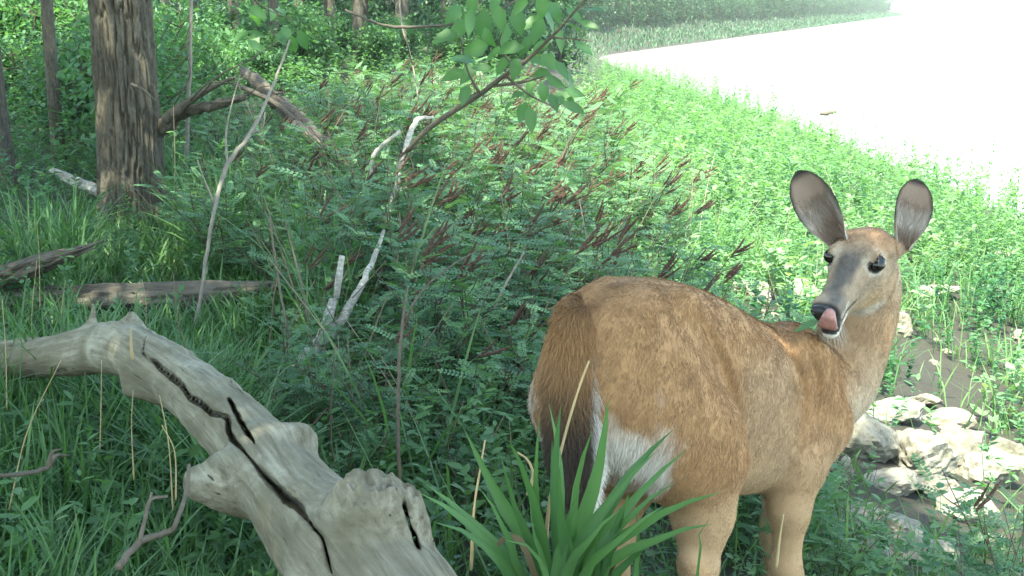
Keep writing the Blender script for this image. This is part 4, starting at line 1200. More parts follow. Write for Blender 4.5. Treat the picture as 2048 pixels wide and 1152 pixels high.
# thin bare stems of saplings and weeds, each its own plant
stems = [
    ('tall kinked grey sapling stem rising left of the leaning dead trunk', [(385, 690, 4.9, .010), (402, 590, 5.0, .011), (425, 440, 5.15, .011), (455, 330, 5.3, .013), (500, 268, 5.4, .012), (540, 185, 5.6, .009), (580, 80, 5.8, .006)],
     [[(455, 330, 5.3, .008), (452, 270, 5.35, .006), (462, 215, 5.4, .004), (480, 150, 5.45, .003)], [(500, 268, 5.4, .006), (525, 255, 5.4, .004), (530, 225, 5.4, .003)], [(430, 410, 5.2, .006), (405, 350, 5.2, .004), (395, 320, 5.2, .003)]], greym),
    ('slim straight brown stem standing right of the driftwood log stub', [(800, 985, 2.75, .0062), (796, 860, 2.78, .006), (798, 740, 2.82, .0055), (806, 640, 2.86, .0045), (815, 575, 2.9, .003)],
     [[(806, 640, 2.86, .0035), (850, 575, 2.95, .003), (905, 530, 3.0, .0025), (960, 498, 3.05, .0015)], [(800, 700, 2.84, .002), (830, 680, 2.84, .0012)]], twigm),
    ('thin brown stem crossing the grass beside the slanting white branch', [(612, 800, 3.9, .006), (590, 715, 3.95, .006), (565, 610, 4.0, .0055), (548, 500, 4.1, .005), (538, 420, 4.15, .003)], [], twigm),
    ('dark thin stem leaning over the slanting white branch', [(628, 720, 4.0, .005), (610, 600, 4.05, .005), (588, 510, 4.15, .005), (570, 440, 4.2, .003)], [], twigm),
    ('straight greyish stem rising out of the indigo thicket behind the deer', [(985, 620, 4.3, .005), (1010, 570, 4.35, .006), (1048, 505, 4.4, .004)], [], greym),
    ('pale green curved stem in the middle of the indigo thicket', [(820, 560, 4.4, .005), (845, 470, 4.5, .007), (868, 400, 4.6, .005), (890, 330, 4.7, .003)], [[(835, 500, 4.45, .005), (870, 455, 4.5, .004)]], flat_mat('green_stem', (.10, .15, .05), .6)),
    ('bare thin sapling trunk just right of the big tree', [(368, 400, 8.1, .016), (374, 300, 8.1, .018), (377, 200, 8.1, .018), (382, 60, 8.1, .016), (384, -300, 8.2, .013)], [], greym),
    ('bare slim trunk rising behind the overhanging leafy branch', [(836, 260, 9.0, .007), (834, 180, 9.2, .008), (815, 90, 9.5, .009), (800, 20, 9.7, .009), (790, -200, 10.3, .009)], [], greym),
]
for k, (lb, pts, subs, m_) in enumerate(stems):
    thin = lambda L_: [(a, b_, c_, d_ * .72) for a, b_, c_, d_ in L_]
    pts, subs = thin(pts), [thin(q) for q in subs]
    stick('sapling_stem', lb, 'sapling', pts, m_, 20 + k, .15, 7, 40, subs)
stick('overhead_twig', 'dark twig running level along the top edge above the thicket', 'twig',
      [(690, 20, 5.0, .004), (760, 48, 5.0, .005), (808, 54, 5.0, .006), (890, 50, 5.0, .005), (980, 30, 5.0, .004), (1100, -40, 5.0, .006)], deadw, 31, .2, 7, 30,
      [[(808, 54, 5.0, .004), (815, 90, 5.0, .003), (825, 130, 5.05, .002)]])
stick('forked_dead_twig', 'dead forked twig sticking up from the grass at the bottom left', 'twig',
      [(235, 1135, 2.0, .006), (275, 1088, 2.05, .0062), (340, 1062, 2.1, .0058), (352, 1045, 2.1, .005), (372, 990, 2.15, .004), (378, 930, 2.2, .003)], twigm, 33, .25, 7, 30,
      [[(278, 1086, 2.05, .0045), (290, 1040, 2.07, .004), (301, 1000, 2.1, .0035), (335, 993, 2.1, .0025)], [(300, 1003, 2.1, .003), (303, 985, 2.1, .002)]])
stick('curled_dead_twig', 'dry curled twig poking out of the grass at the left edge', 'twig',
      [(-20, 952, 2.35, .004), (45, 948, 2.4, .0045), (95, 935, 2.45, .005), (110, 912, 2.45, .004), (138, 912, 2.5, .002)], twigm, 35, .4, 7, 24,
      [[(95, 935, 2.45, .004), (105, 905, 2.45, .003), (122, 898, 2.45, .0015)]])
# ------------------------------------------------------------------ rocks
rock_m, t, b, o = new_mat('limestone')
v = objcoord(t)
n1, n2, n3 = noise(t, 5, 5, .65, v, .3), noise(t, 38, 5, .7, v), noise(t, 1.8, 3, .6, v)
c = ramp(t, n1, [(.30, (.13, .122, .10)), (.46, (.30, .285, .245)), (.68, (.50, .48, .43))])
c = mixc(t, .35, c, ramp(t, n2, [(.35, (.16, .155, .13)), (.6, (.55, .53, .48))]))
c = mixc(t, ramp(t, n3, [(.56, (0, 0, 0)), (.68, (.6, .6, .6))]), c, (.10, .115, .065))
oi = N(t, 'ShaderNodeObjectInfo'); c = mixc(t, 1.0, c, ramp(t, oi.outputs['Random'], [(0, (.62, .60, .55)), (.5, (.95, .93, .88)), (1, (.78, .80, .80))]), 'MULTIPLY')
t.links.new(c, b.inputs['Base Color']); b.inputs['Roughness'].default_value = .93
bump(t, b, n2, .8, .02)
def rock_mesh(seed):
    import bmesh
    bm = bmesh.new(); bmesh.ops.create_icosphere(bm, subdivisions=4, radius=1)
    V = np.array([q.co[:] for q in bm.verts]); T = np.array([[q.index for q in f.verts] for f in bm.faces]); bm.free()
    g = np.random.default_rng(seed)
    d = nrm(V)
    r = np.ones(len(V)) * 1.0
    for k in range(16):                                                  # broken faces
        n = rand_dirs(1, g)[0]; h = g.uniform(.55, .9)
        r = np.minimum(r, h / np.maximum(d @ n, 1e-3))
    V = d * r[:, None]
    V = V * (1 + .45 * (fbm(V * 2.2 + seed, seed, 3) - .5))[:, None] + d * (.24 * (fbm(V * 7, seed + 2, 3) - .5))[:, None]
    return make_mesh('rock', V, T, rock_m, False)
rocks = [rock_mesh(400 + k) for k in range(6)]
RK = []
def rock(label, px, py, wpx, hpx, k, group='pale limestone rocks along the bank', Yk=None, yaw=None):
    "a rock seen centred on (px, py), wpx wide and hpx high in the photograph"
    wpx *= 1.15 if wpx > 100 else 1.3; hpx *= 1.2 if wpx > 100 else 1.5
    p = G(px, py + hpx * .35); 
    if Yk: p = P(px, py + hpx * .35, Yk); p[2] = float(gz(p[0], p[1]))
    s = wpx / F * p[1] / 2 * 1.12
    o = link('rock', rocks[k % 6], None, None)
    hz = max(hpx / F * p[1] * .60, s * .25)
    o.location = p + [0, s * .35, hz * .25]
    o.scale = (s, s * rng.uniform(.65, .95), hz * .85); o.rotation_euler = (rng.normal(0, .12), rng.normal(0, .12), rng.uniform(0, 6.28) if yaw is None else yaw)
    RK.append((p[0], p[1] + s * .35, s))
    return tag(o, label, 'rock', group)
rock('large pale boulder right behind the chest of the deer', 1730, 860, 150, 130, 0)
rock('flat pale slab propped behind the large boulder at the chest', 1790, 822, 120, 50, 1)
rock('grey weathered boulder at the middle of the rock heap', 1850, 905, 130, 110, 2)
rock('tall white faced rock right of the grey weathered boulder', 1925, 895, 120, 120, 3)
rock('pale tilted slab leaning on the rock heap at the right', 1985, 925, 130, 110, 5)
rock('low white rock at the top of the rock heap', 1900, 845, 130, 40, 4)
rock('broken pale chunk in the weeds under the grey boulder', 1875, 975, 80, 60, 1)
rock('small grey chunk beside the large boulder at the chest', 1680, 930, 60, 46, 4)
rock('flat white rock low at the right with grass growing before it', 1790, 1045, 140, 62, 3)
rock('low slab beside the foreleg of the deer', 1700, 1035, 120, 54, 1)
rock('wide flat slab at the bottom right under the flat white rock', 1845, 1100, 150, 56, 0)
rock('stone in the bottom right corner under the leaves', 1985, 1085, 110, 60, 5)
rock('long pale rock sloping down below the tilted slab', 1935, 1010, 170, 70, 4)
rock('small angular white rock wedged above the flat rock', 1790, 960, 100, 60, 5)
rock('small white rock in the leaves below the boulders', 1745, 1105, 90, 50, 2)
rock('pale rock at the right edge above the rock heap', 2030, 900, 90, 70, 3)
rock('rounded white stone with a shaded foot beside the neck of the deer', 1800, 640, 62, 58, 4)
rock('flat white stone in the weeds right of the head of the deer', 1866, 584, 95, 24, 5)
rock('white stone just left of the nose of the deer', 1606, 580, 66, 46, 1)
rock('broad white stone behind the back of the deer', 1505, 584, 76, 40, 2)
rock('small white stone low behind the back of the deer', 1540, 634, 44, 24, 3)
rock('white stone half hidden in the indigo thicket', 1218, 418, 54, 26, 4)
rock('small white stone in the thicket beside the grass clump', 1300, 510, 40, 22, 0)
rock('pale stone at the right edge in the weeds', 2005, 512, 46, 22, 1)
rock('small pale stone on the bare soil at the right', 2040, 670, 26, 22, 2)
rock('flat pale stone in the weeds near the right edge', 1985, 578, 70, 18, 3)
rock('low pale stone under the bare soil patch', 1850, 800, 70, 22, 0)
rock('pale stone in the weeds between the ears of the deer', 1725, 352, 44, 22, 5)
rock('pale stone on the upper bank above the right ear', 1840, 330, 46, 28, 1)
rock('pale stone high on the bank near the water', 1760, 355, 34, 20, 2)
for k, (px, w_) in enumerate(((846, 40), (872, 36), (898, 50), (930, 44), (955, 30), (712, 22), (918, 30))):  # rocks added for white spots in the gap, not made out as stone
    rock('pale rock put in for a white spot at the back of the thicket', px, 176 + rng.uniform(-5, 5), w_ * .9, 22, k, 'rocks put in for white spots at the back of the thicket', 21 + k * .4)
for k in range(46):
    Y_ = rng.uniform(3.2, 9); x_ = rng.uniform(.9, 2.6 + Y_ * .12)
    p = gp(x_, Y_); px, py = proj(p)
    s = rng.uniform(.02, .06)
    o = link('rock', rocks[k % 6], None, p); o.scale = (s, s * .9, s * .6); o.rotation_euler = (0, 0, rng.uniform(0, 6))
    tag(o, 'small loose pale stone scattered among the weeds of the bank', 'rock', 'small stones on the bank'); RK.append((x_, Y_, s))
RK = np.array(RK)
# ------------------------------------------------------------------ grass
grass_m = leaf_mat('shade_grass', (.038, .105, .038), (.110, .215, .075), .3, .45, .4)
dry_m = flat_mat('dry_straw', (.36, .28, .15), .8)
def blades(base, L, w, az, lean, curve, nseg=4, roll=None, tint=None):
    n = len(base); t = np.linspace(0, 1, nseg + 1)
    d = np.stack([np.cos(az), np.sin(az), 0 * az], -1)
    hor = lean[:, None] * t + curve[:, None] * t ** 2
    ver = t[None] * (1 - .25 * lean[:, None]) - .55 * np.maximum(curve, 0)[:, None] * t ** 2.4
    c = base[:, None] + (L[:, None] * hor)[..., None] * d[:, None] + (L[:, None] * ver)[..., None] * np.array([0, 0, 1.0])
    sd = np.stack([-np.sin(az + (0 if roll is None else roll)), np.cos(az + (0 if roll is None else roll)), 0 * az], -1)
    ww = w[:, None] * np.interp(t, [0, .15, .5, .8, 1], [.6, .95, 1, .62, .04])
    V = np.stack([c - sd[:, None] * ww[..., None] * .5, c + sd[:, None] * ww[..., None] * .5], 2).reshape(-1, 3)
    k = np.arange(nseg)
    f = np.stack([k * 2, k * 2 + 1, k * 2 + 3, k * 2 + 2], -1)
    Fq = (f[None] + (np.arange(n) * (nseg + 1) * 2)[:, None, None]).reshape(-1, 4)
    ti = rng.uniform(0, 1, n) if tint is None else tint
    return V, Fq, np.repeat(ti, (nseg + 1) * 2)
def scatter(n, x0, x1, y0, y1, dens=None):
    out = []
    while sum(map(len, out)) < n:
        q = np.stack([rng.uniform(x0, x1, n * 2), y0 * (y1 / y0) ** rng.uniform(0, 1, n * 2), np.zeros(n * 2)], -1)
        ok = inview(np.c_[q[:, :2], gz(q[:, 0], q[:, 1]) + .2], 260)
        if dens is not None: ok &= rng.uniform(0, 1, len(q)) < dens(q[:, 0], q[:, 1])
        out.append(q[ok])
    q = np.concatenate(out)[:n]; q[:, 2] = gz(q[:, 0], q[:, 1]) - .01
    return q
def d_log(x, y):
    w_ = lps[:, :3] @ LM.T + LO
    return np.min(np.hypot(x[:, None] - w_[None, :, 0], y[:, None] - w_[None, :, 1]), 1)
def left_zone(x, y):
    "long grass: left of the thicket and round the driftwood log"
    px = 1024 + F * x / y
    a = sm(760, 520, px) + .12 * sm(1150, 700, px) * sm(4.2, 3.0, y)
    a *= .35 + .9 * fbm(np.stack([x * 1.6, y * 1.6, 0 * x], -1), 51, 2)
    a *= np.where((px < 600) & (y > 2.25) & (d_log(x, y) < .07), .05, 1)
    a *= sm(.05, .28, np.hypot(x - .05, y - 1.2))
    return a * np.interp(y, [1, 4, 7, 11], [1, 1, .7, .3])
b_ = scatter(18000, -2.4, .5, 1.55, 9, left_zone)
n = len(b_); near = np.interp(b_[:, 1], [1.5, 2.2, 3.2, 5, 9], [.5, .62, .85, 1, 1])
tuft = fbm(b_ * [2.2, 2.2, 0], 52, 2)
L = rng.uniform(.22, .58, n) * near * (.6 + .9 * tuft)
px_ = 1024 + F * b_[:, 0] / b_[:, 1]
L *= np.where((px_ > 150) & (px_ < 370) & (b_[:, 1] > 5.2) & (b_[:, 1] < 7.8), .45, 1)
L *= np.where((px_ > 470) & (px_ < 780) & (b_[:, 1] > 2.6) & (b_[:, 1] < 4.2), .5, 1)
L *= np.where((px_ < 600), np.interp(b_[:, 1], [3.6, 4.3, 5.6, 6.2], [1, .36, .30, .9]), 1); w_ = rng.uniform(.0045, .0115, n) * np.interp(b_[:, 1], [1.5, 3, 9], [.75, 1, 1.1])
v, f, ti = blades(b_, L, w_, rng.uniform(0, 6.28, n), rng.uniform(.02, .45, n), rng.uniform(.0, .75, n), 5, rng.uniform(-.9, .9, n))
tag(link('long_grass', make_mesh('long_grass', v, f, grass_m, True, {'tint': ti})), 'long blue green grass in the shade round the driftwood log', kind='stuff')
def floor_zone(x, y):
    px = 1024 + F * x / y
    return np.where(px < 1250, 1, .55) * np.where((px < 590) & (y > 3.7) & (y < 5.75), .22, 1) * np.where((np.abs(px - 262) < 110) & (y > 5.2) & (y < 7.8), .3, 1) * np.interp(y, [1, 5, 12], [1, .9, .5])
b_ = scatter(16000, -5, 1.3, 1.6, 14, floor_zone)
n = len(b_)
v, f, ti = blades(b_, rng.uniform(.06, .22, n), rng.uniform(.004, .009, n), rng.uniform(0, 6.28, n), rng.uniform(.05, .6, n), rng.uniform(0, .6, n), 3, rng.uniform(-.9, .9, n))
tag(link('short_grass', make_mesh('short_grass', v, f, grass_m, True, {'tint': ti})), 'short shaded grass on the forest floor', kind='stuff')
# low broad-leaved ground cover under everything in the shade
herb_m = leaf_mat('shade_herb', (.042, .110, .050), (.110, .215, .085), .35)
def herb_scatter(name, label, n, dens, x0, x1, y0, y1, hmin, hmax, nl, size, mat, seed, shape=None, lean=.4):
    g = np.random.default_rng(seed)
    b = scatter(n, x0, x1, y0, y1, dens)
    h = g.uniform(hmin, hmax, n) * (.65 + .8 * fbm(b * [1.1, 1.1, 0], seed, 2))
    a = g.uniform(0, 6.28, n); ln = np.abs(g.normal(0, lean, n))
    tipv = np.stack([np.cos(a) * ln, np.sin(a) * ln, np.ones(n)], -1) * h[:, None]
    t = g.uniform(.12, 1, (n, nl)) ** .8
    c = b[:, None] + tipv[:, None] * t[..., None]
    ang = (np.arange(nl) * 2.399)[None] + a[:, None] + g.normal(0, .3, (n, nl))
    d = np.stack([np.cos(ang), np.sin(ang), g.uniform(-.15, .75, (n, nl))], -1)
    sz = size * g.uniform(.55, 1.25, (n, nl)) * (1.1 - .35 * t) * (.7 + .6 * (h[:, None] - hmin) / max(hmax - hmin, .01))
    tv = np.clip(np.repeat(fbm(b * [.9, .9, 0], seed + 3, 2)[:, None], nl, 1) * 1.5 - .25 + (t - .5) * .35 + g.normal(0, .12, (n, nl)), 0, 1)
    V_, F_ = shape or (L4V, L4F)
    v, f, ti = leaf_cloud(c.reshape(-1, 3), nrm(d.reshape(-1, 3)), sz.ravel(), V_, F_, g, .75, tv.ravel())
    bs = np.zeros(n)
    sv, sf, st = blades(b, h * 1.0, np.full(n, .0035), a, ln, np.zeros(n), 2, None, np.full(n, .35))
    return tag(link(name, make_mesh(name, np.concatenate([v, sv]), [f, sf + len(v)], mat, True, {'tint': np.concatenate([ti, st])})), label, kind='stuff')
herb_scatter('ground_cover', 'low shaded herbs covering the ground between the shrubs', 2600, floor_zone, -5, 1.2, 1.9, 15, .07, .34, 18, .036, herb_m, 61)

wood_zone = lambda x, y: sm(1150, 900, 1024 + F * x / y) * np.where(y < 9, .4, 1) * np.where((y < 8) & (np.abs(1024 + F * x / y - 262) < 125), .03, 1) * np.where((1024 + F * x / y > 480) & (y < 12), 0, 1)
herb_scatter('woodland_plants', 'leafy plants of the forest floor behind the big tree', 2600, wood_zone, -14, 1, 6.5, 34, .22, .62, 22, .062, leaf_wood, 62)
# ------------------------------------------------------------------ the sunlit bank
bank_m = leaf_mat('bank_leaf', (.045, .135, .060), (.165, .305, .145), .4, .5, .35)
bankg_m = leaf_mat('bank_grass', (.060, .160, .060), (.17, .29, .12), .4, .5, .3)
SOIL = [(G(1850, 735), .5), (G(1960, 700), .4), (G(1790, 700), .25), (G(1930, 770), .3)]
def bank_zone(x, y):
    ds = xs(y) - x
    px, py = proj(np.stack([x, y, gz(x, y)], -1))
    a = sm(.2, 1.2, ds) * sm(1120, 1260, px + (py - 300) * .15 + 40 * np.sin(y * 2))
    for c, rr in SOIL: a *= .16 + .84 * sm(.6, 1.15, np.hypot((x - c[0]), (y - c[1]) * .55) / rr)
    for rx, ry, rs in RK[:30]:
        rs = max(rs, .15)
        a *= sm(.75, 1.1, np.hypot(x - rx, np.where(y < ry, (y - ry) * .38, y - ry)) / rs)
    a *= np.where((px > 1640) & (py > 770), .5, 1)
    a *= sm(.42, .62, np.hypot((x - .5) * 1.0, (y - 2.75) * .9)) 
    return a * np.interp(y, [1.5, 4, 7, 20, 60], [.35, .6, 1, .9, .5])
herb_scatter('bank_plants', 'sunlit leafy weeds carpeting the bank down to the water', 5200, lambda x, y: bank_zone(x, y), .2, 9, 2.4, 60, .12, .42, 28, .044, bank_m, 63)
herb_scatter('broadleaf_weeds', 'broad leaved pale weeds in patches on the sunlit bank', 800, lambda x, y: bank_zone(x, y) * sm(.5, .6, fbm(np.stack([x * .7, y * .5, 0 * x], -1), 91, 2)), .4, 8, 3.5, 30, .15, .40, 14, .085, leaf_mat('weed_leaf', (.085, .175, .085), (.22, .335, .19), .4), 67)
herb_scatter('tall_bank_plants', 'tall pale green willow weeds along the upper bank', 1500, lambda x, y: bank_zone(x, y) * sm(11, 15, y + x * .5), -1.5, 9, 10, 75, .4, .85, 44, .075, bank_m, 65, leaf4(.14), .25)
b_ = scatter(11000, .2, 9, 2.4, 40, lambda x, y: bank_zone(x, y) * (.25 + 1.2 * sm(.45, .62, fbm(np.stack([x * .9, y * .6, 0 * x], -1), 66, 2))))
n = len(b_)
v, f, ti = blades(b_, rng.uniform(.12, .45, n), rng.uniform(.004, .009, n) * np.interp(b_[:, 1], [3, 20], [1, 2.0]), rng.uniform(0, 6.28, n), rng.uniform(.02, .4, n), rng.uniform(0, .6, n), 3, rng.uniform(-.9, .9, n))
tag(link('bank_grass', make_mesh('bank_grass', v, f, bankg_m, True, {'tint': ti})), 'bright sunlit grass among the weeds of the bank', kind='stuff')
cg = G(1455, 520)
b_ = cg + np.stack([rng.normal(0, .34, 1500), rng.normal(0, .38, 1500), np.zeros(1500)], -1); b_[:, 2] = gz(b_[:, 0], b_[:, 1])
n = len(b_)
v, f, ti = blades(b_, rng.uniform(.15, .38, n), rng.uniform(.004, .008, n), rng.normal(0, .9, n), rng.uniform(.02, .35, n), rng.uniform(.1, .7, n), 4, rng.uniform(-.6, .6, n))
tag(link('grass_clump', make_mesh('grass_clump', v, f, bankg_m, True, {'tint': ti})), 'soft bright clump of fine grass behind the back of the deer', 'grass clump', kind='stuff')
# grass of the far shore
b_ = np.stack([np.zeros(15000), 80 * (500 / 80) ** rng.uniform(0, 1, 15000), np.zeros(15000)], -1)
b_[:, 0] = xs(b_[:, 1]) - rng.uniform(.3, 8, 15000); b_[:, 2] = gz(b_[:, 0], b_[:, 1]); n = len(b_)
v, f, ti = blades(b_, rng.uniform(.2, .5, n), rng.uniform(.05, .11, n) * b_[:, 1] / 120, rng.uniform(0, 6.28, n), rng.uniform(.1, .5, n), rng.uniform(0, .5, n), 2, rng.uniform(-.9, .9, n))
tag(link('shore_grass', make_mesh('shore_grass', v, f, leaf_far, True, {'tint': ti})), 'strip of green grass along the far shore', kind='stuff')

# thin dead stems standing all through the thicket
dm_ = MB(); q_ = scatter(260, -3, 1.0, 3.0, 13, lambda x, y: sm(300, 600, 1024 + F * x / y) * (x < .5 + .03 * y) * (np.hypot(x - .5, y - 2.75) > .6))
for p_ in q_:
    h_ = rng.uniform(.25, .8) * np.interp(p_[1], [3, 6], [.6, 1]); d_ = np.array([rng.normal(0, .35), rng.normal(0, .25), 1]) * h_
    dm_.add(*tube(smooth_path(np.array([p_, p_ + d_ * .5 + [rng.normal(0, .03), 0, 0], p_ + d_]), 7), np.linspace(.0035, .0012, 7), 4, False), rng.uniform(0, 1))
tag(link('dead_stems', dm_.mesh('dead_stems', leaf_mat('dead_stem', (.10, .075, .055), (.26, .215, .16), .0, .8, .1))), 'thin dead brown stems standing all through the thicket', kind='stuff')
bs_ = MB(); q_ = scatter(130, .2, 7, 7.5, 24, lambda x, y: bank_zone(x, y) * sm(.3, .6, fbm(np.stack([x * .8, y * .5, 0 * x], -1), 88, 2) + .1))
for p_ in q_:
    h_ = rng.uniform(.3, .85); d_ = np.array([rng.normal(0, .45), rng.normal(0, .3), 1]) * h_
    bs_.add(*tube(smooth_path(np.array([p_, p_ + d_ * .5 + [rng.normal(0, .04), 0, 0], p_ + d_]), 6), np.linspace(.0032, .0012, 6), 4, False), rng.uniform(0, 1))
tag(link('bank_stems', bs_.mesh('bank_stems', leaf_mat('pale_stem', (.22, .20, .15), (.42, .39, .31), .0, .8, .1))), 'pale dry stems standing among the sunlit weeds of the bank', kind='stuff')
# ------------------------------------------------------------------ indigo bushes
ind_m = leaf_mat('indigo_leaf', (.048, .120, .064), (.135, .25, .120), .35, .5, .4)
spike_m, t, b, o = new_mat('seed_spike')
c = ramp(t, noise(t, 260, 3, .6, objcoord(t)), [(.35, (.026, .016, .010)), (.65, (.105, .055, .033))])
t.links.new(c, b.inputs['Base Color']); b.inputs['Roughness'].default_value = .8
def spike_mesh(seed):
    g = np.random.default_rng(seed)
    n, m = 15, 6
    z = np.linspace(0, 1, n); rad = .047 * np.interp(z, [0, .12, .5, .85, 1], [.25, .9, 1, .7, .1])
    a = np.arange(m) / m * 6.283
    rr = rad[:, None] * (1 + .42 * g.uniform(-1, 1, (n, m)))
    bx = .10 * z ** 2
    V = np.stack([bx[:, None] + rr * np.cos(a + z[:, None] * 3), rr * np.sin(a + z[:, None] * 3), z[:, None] + 0 * rr], -1).reshape(-1, 3)
    i, j = np.meshgrid(np.arange(n - 1), np.arange(m), indexing='ij')
    return make_mesh('seed_spike', V, np.stack([i * m + j, i * m + (j + 1) % m, (i + 1) * m + (j + 1) % m, (i + 1) * m + j], -1).reshape(-1, 4), spike_m, False)
spikes = [spike_mesh(500 + k) for k in range(4)]
def pinnate(npair=8):
    V, Fq = [], []
    lv, lf = leaf4(.26)
    k = 0
    L_ = []
    for i in range(npair):
        x = .16 + .80 * i / (npair - 1); sgn = .17 * (1 - .35 * abs(i / (npair - 1) - .4))
        droop = -.14 * x ** 2
        for s_ in (-1, 1):
            d = nrm(np.array([.45, s_ * 1.0, .12 * math.sin(i * 2.1 + s_)])); y_ = nrm(np.cross([0, 0.05 * s_, 1], d)); z_ = np.cross(d, y_)
            V.append(lv @ np.stack([d, y_, z_]) * sgn + [x, 0, droop]); Fq.append(lf + k); k += 6
    V.append(lv * .16 + [.97, 0, -.14]); Fq.append(lf + k); k += 6
    V.append(np.array([[0, -.006, 0], [0, .006, 0], [.97, .003, -.135], [.97, -.003, -.135]])); Fq.append(np.array([[0, 1, 2, 3]]) + k)
    return np.concatenate(V), np.concatenate(Fq)
PV, PF = pinnate()
def indigo_mesh(seed, nst=7, per=9, nbr=3):
    g = np.random.default_rng(seed); st = MB(); P_, D_ = [], []; tips = []
    for k in range(nst):
        a = g.uniform(0, 6.283); rr = g.uniform(.12, .62)
        e = np.array([math.cos(a) * rr, math.sin(a) * rr, g.uniform(.62, 1.0)])
        pth = smooth_path(np.array([[math.cos(a) * .03, math.sin(a) * .03, -.05], e * [.4, .4, .5], e]), 12)
        st.add(*tube(pth, np.linspace(.0075, .0025, 12), 5, False)); tips.append((pth[-1], nrm(pth[-1] - pth[-3])))
        br = [pth]
        for m in range(nbr):
            s0 = pth[g.integers(3, 10)]; d = nrm(nrm(e) + rand_dirs(1, g)[0] * .8) * g.uniform(.16, .34)
            p2 = smooth_path(np.array([s0, s0 + d * .5, s0 + d + [0, 0, .02]]), 7); br.append(p2); tips.append((p2[-1], nrm(p2[-1] - p2[-3])))
            st.add(*tube(p2, np.linspace(.004, .0018, 7), 4, False))
        for bi, q in enumerate(br):
            m = per if bi == 0 else 5
            for t_ in np.linspace(.25 if bi == 0 else .3, 1.0, m):
                i = t_ * (len(q) - 1); p = q[min(int(i), len(q) - 1)]
                an = g.uniform(0, 6.283)
                P_.append(p); D_.append([math.cos(an), math.sin(an), g.uniform(-.05, .65)])
    P_, D_ = np.array(P_), nrm(np.array(D_))
    n = len(P_)
    M = basis(D_, nrm(rand_dirs(n, g) * .35 + [0, 0, 1])) * (g.uniform(.13, .235, n))[:, None, None]
    v, f = copies(PV, PF, M, P_)
    return st.mesh('stems', twigm_), make_mesh('foliage', v, f, ind_m, True, {'tint': np.repeat(np.clip(fbm(P_ * 4, seed, 2) * 1.4 - .2 + g.normal(0, .18, n), 0, 1), len(PV))}), tips
indigos = [indigo_mesh(520 + k) for k in range(7)]
def indigo(label, p, h, k, nsp, group='indigo bushes of the thicket', wide=1.0, bias=(.85, -.1, .40)):
    st, fo, tips = indigos[k % 7]
    o = link('indigo_bush', st, None, p); yaw = rng.uniform(0, 6.28); o.rotation_euler = (0, 0, yaw); sx = h * wide * rng.uniform(.85, 1.15); o.scale = (sx, sx, h)
    tag(o, label, 'shrub', group)
    link('foliage', fo, o)
    if nsp:
        ts = sorted(range(len(tips)), key=lambda q: -tips[q][0][2] + rng.uniform(0, .25))
        cs = max(1, int(np.ceil(nsp / 4.0)))
        cy, sy = math.cos(-yaw), math.sin(-yaw)
        lb_ = np.array([cy * bias[0] - sy * bias[1], sy * bias[0] + cy * bias[1], bias[2]])
        for c in ts[:cs]:
            tp, td = tips[c]
            for m in range(min(4, nsp)):
                d = nrm(td * .35 + lb_ + rand_dirs(1)[0] * .42)
                q = link('seed_spike', spikes[rng.integers(4)], o, tp - td * .02 * m + rand_dirs(1)[0] * .018)
                q.rotation_euler = Vector(d.tolist()).to_track_quat('Z', 'X').to_euler()
                s_ = rng.uniform(.07, .125); q.scale = (s_ / sx, s_ / sx, s_ / h)
    return o
pts = []
def thick(x, y):
    px, py = proj(np.array([x, y, float(gz(x, y))]))
    if px < 540 and (y < 5.75 or rng.uniform() > .8): return False
    if px < 640 and y < 3.9: return False
    if 150 < px < 385 and y < 8.2: return False
    if x > .45 + .03 * y + .35 * math.sin(y * 1.7): return False
    if y < 3.6 and px > 1000 and px < 1700: return False
    if math.hypot(x - .55, y - 2.85) < .62: return False
    return True
tries = 0
while len(pts) < 250 and tries < 6000:
    tries += 1
    y_ = 3.1 * (12.5 / 3.1) ** rng.uniform(0, 1); x_ = rng.uniform(-.30 * y_, 1.0)
    if not thick(x_, y_): continue
    if any(math.hypot(x_ - a, (y_ - b_)) < .15 + .016 * y_ for a, b_ in pts): continue
    pts.append((x_, y_))
for k, (x_, y_) in enumerate(sorted(pts, key=lambda q: -q[1])):
    p = gp(x_, y_); px, py = proj(p)
    h = rng.uniform(.46, .76) * np.interp(y_, [3, 4.5, 7, 12], [.62, .85, 1.0, 1.15]) * (1.0 if px > 700 else .8)
    ns_k = 0
    tx, ty = proj(p + [0, 0, h])
    if 470 < tx < 1450 and 130 < ty < 560: ns_k = int(rng.choice([0, 0, 3, 4] if tx < 760 else [3, 4, 8] if tx < 900 else [4, 8, 8, 12]))
    elif ty < 700 and tx > 600: ns_k = int(rng.choice([0, 0, 2]))
    wh_ = ('left of the leaning dead trunk' if px < 560 else 'below the leaning dead trunk' if px < 700 else 'round the foot of the bleached snag' if px < 800 else 'just right of the snag' if px < 900 else
           ('under the leafy branch' if y_ > 6 else 'behind the slim brown stem') if px < 1060 else 'behind the rump of the deer' if px < 1200 else 'at the sunlit thicket edge')
    lb = ('low ' if h < .5 else 'tall ' if h > .66 else '') + 'indigo bush ' + ('with many seed spikes ' if ns_k > 4 else 'with few seed spikes ' if ns_k else 'without spikes ') + ('in front ' if y_ < 4.6 else 'far back ' if y_ > 8 else 'midway ') + wh_
    indigo(lb, p, h, k, ns_k)
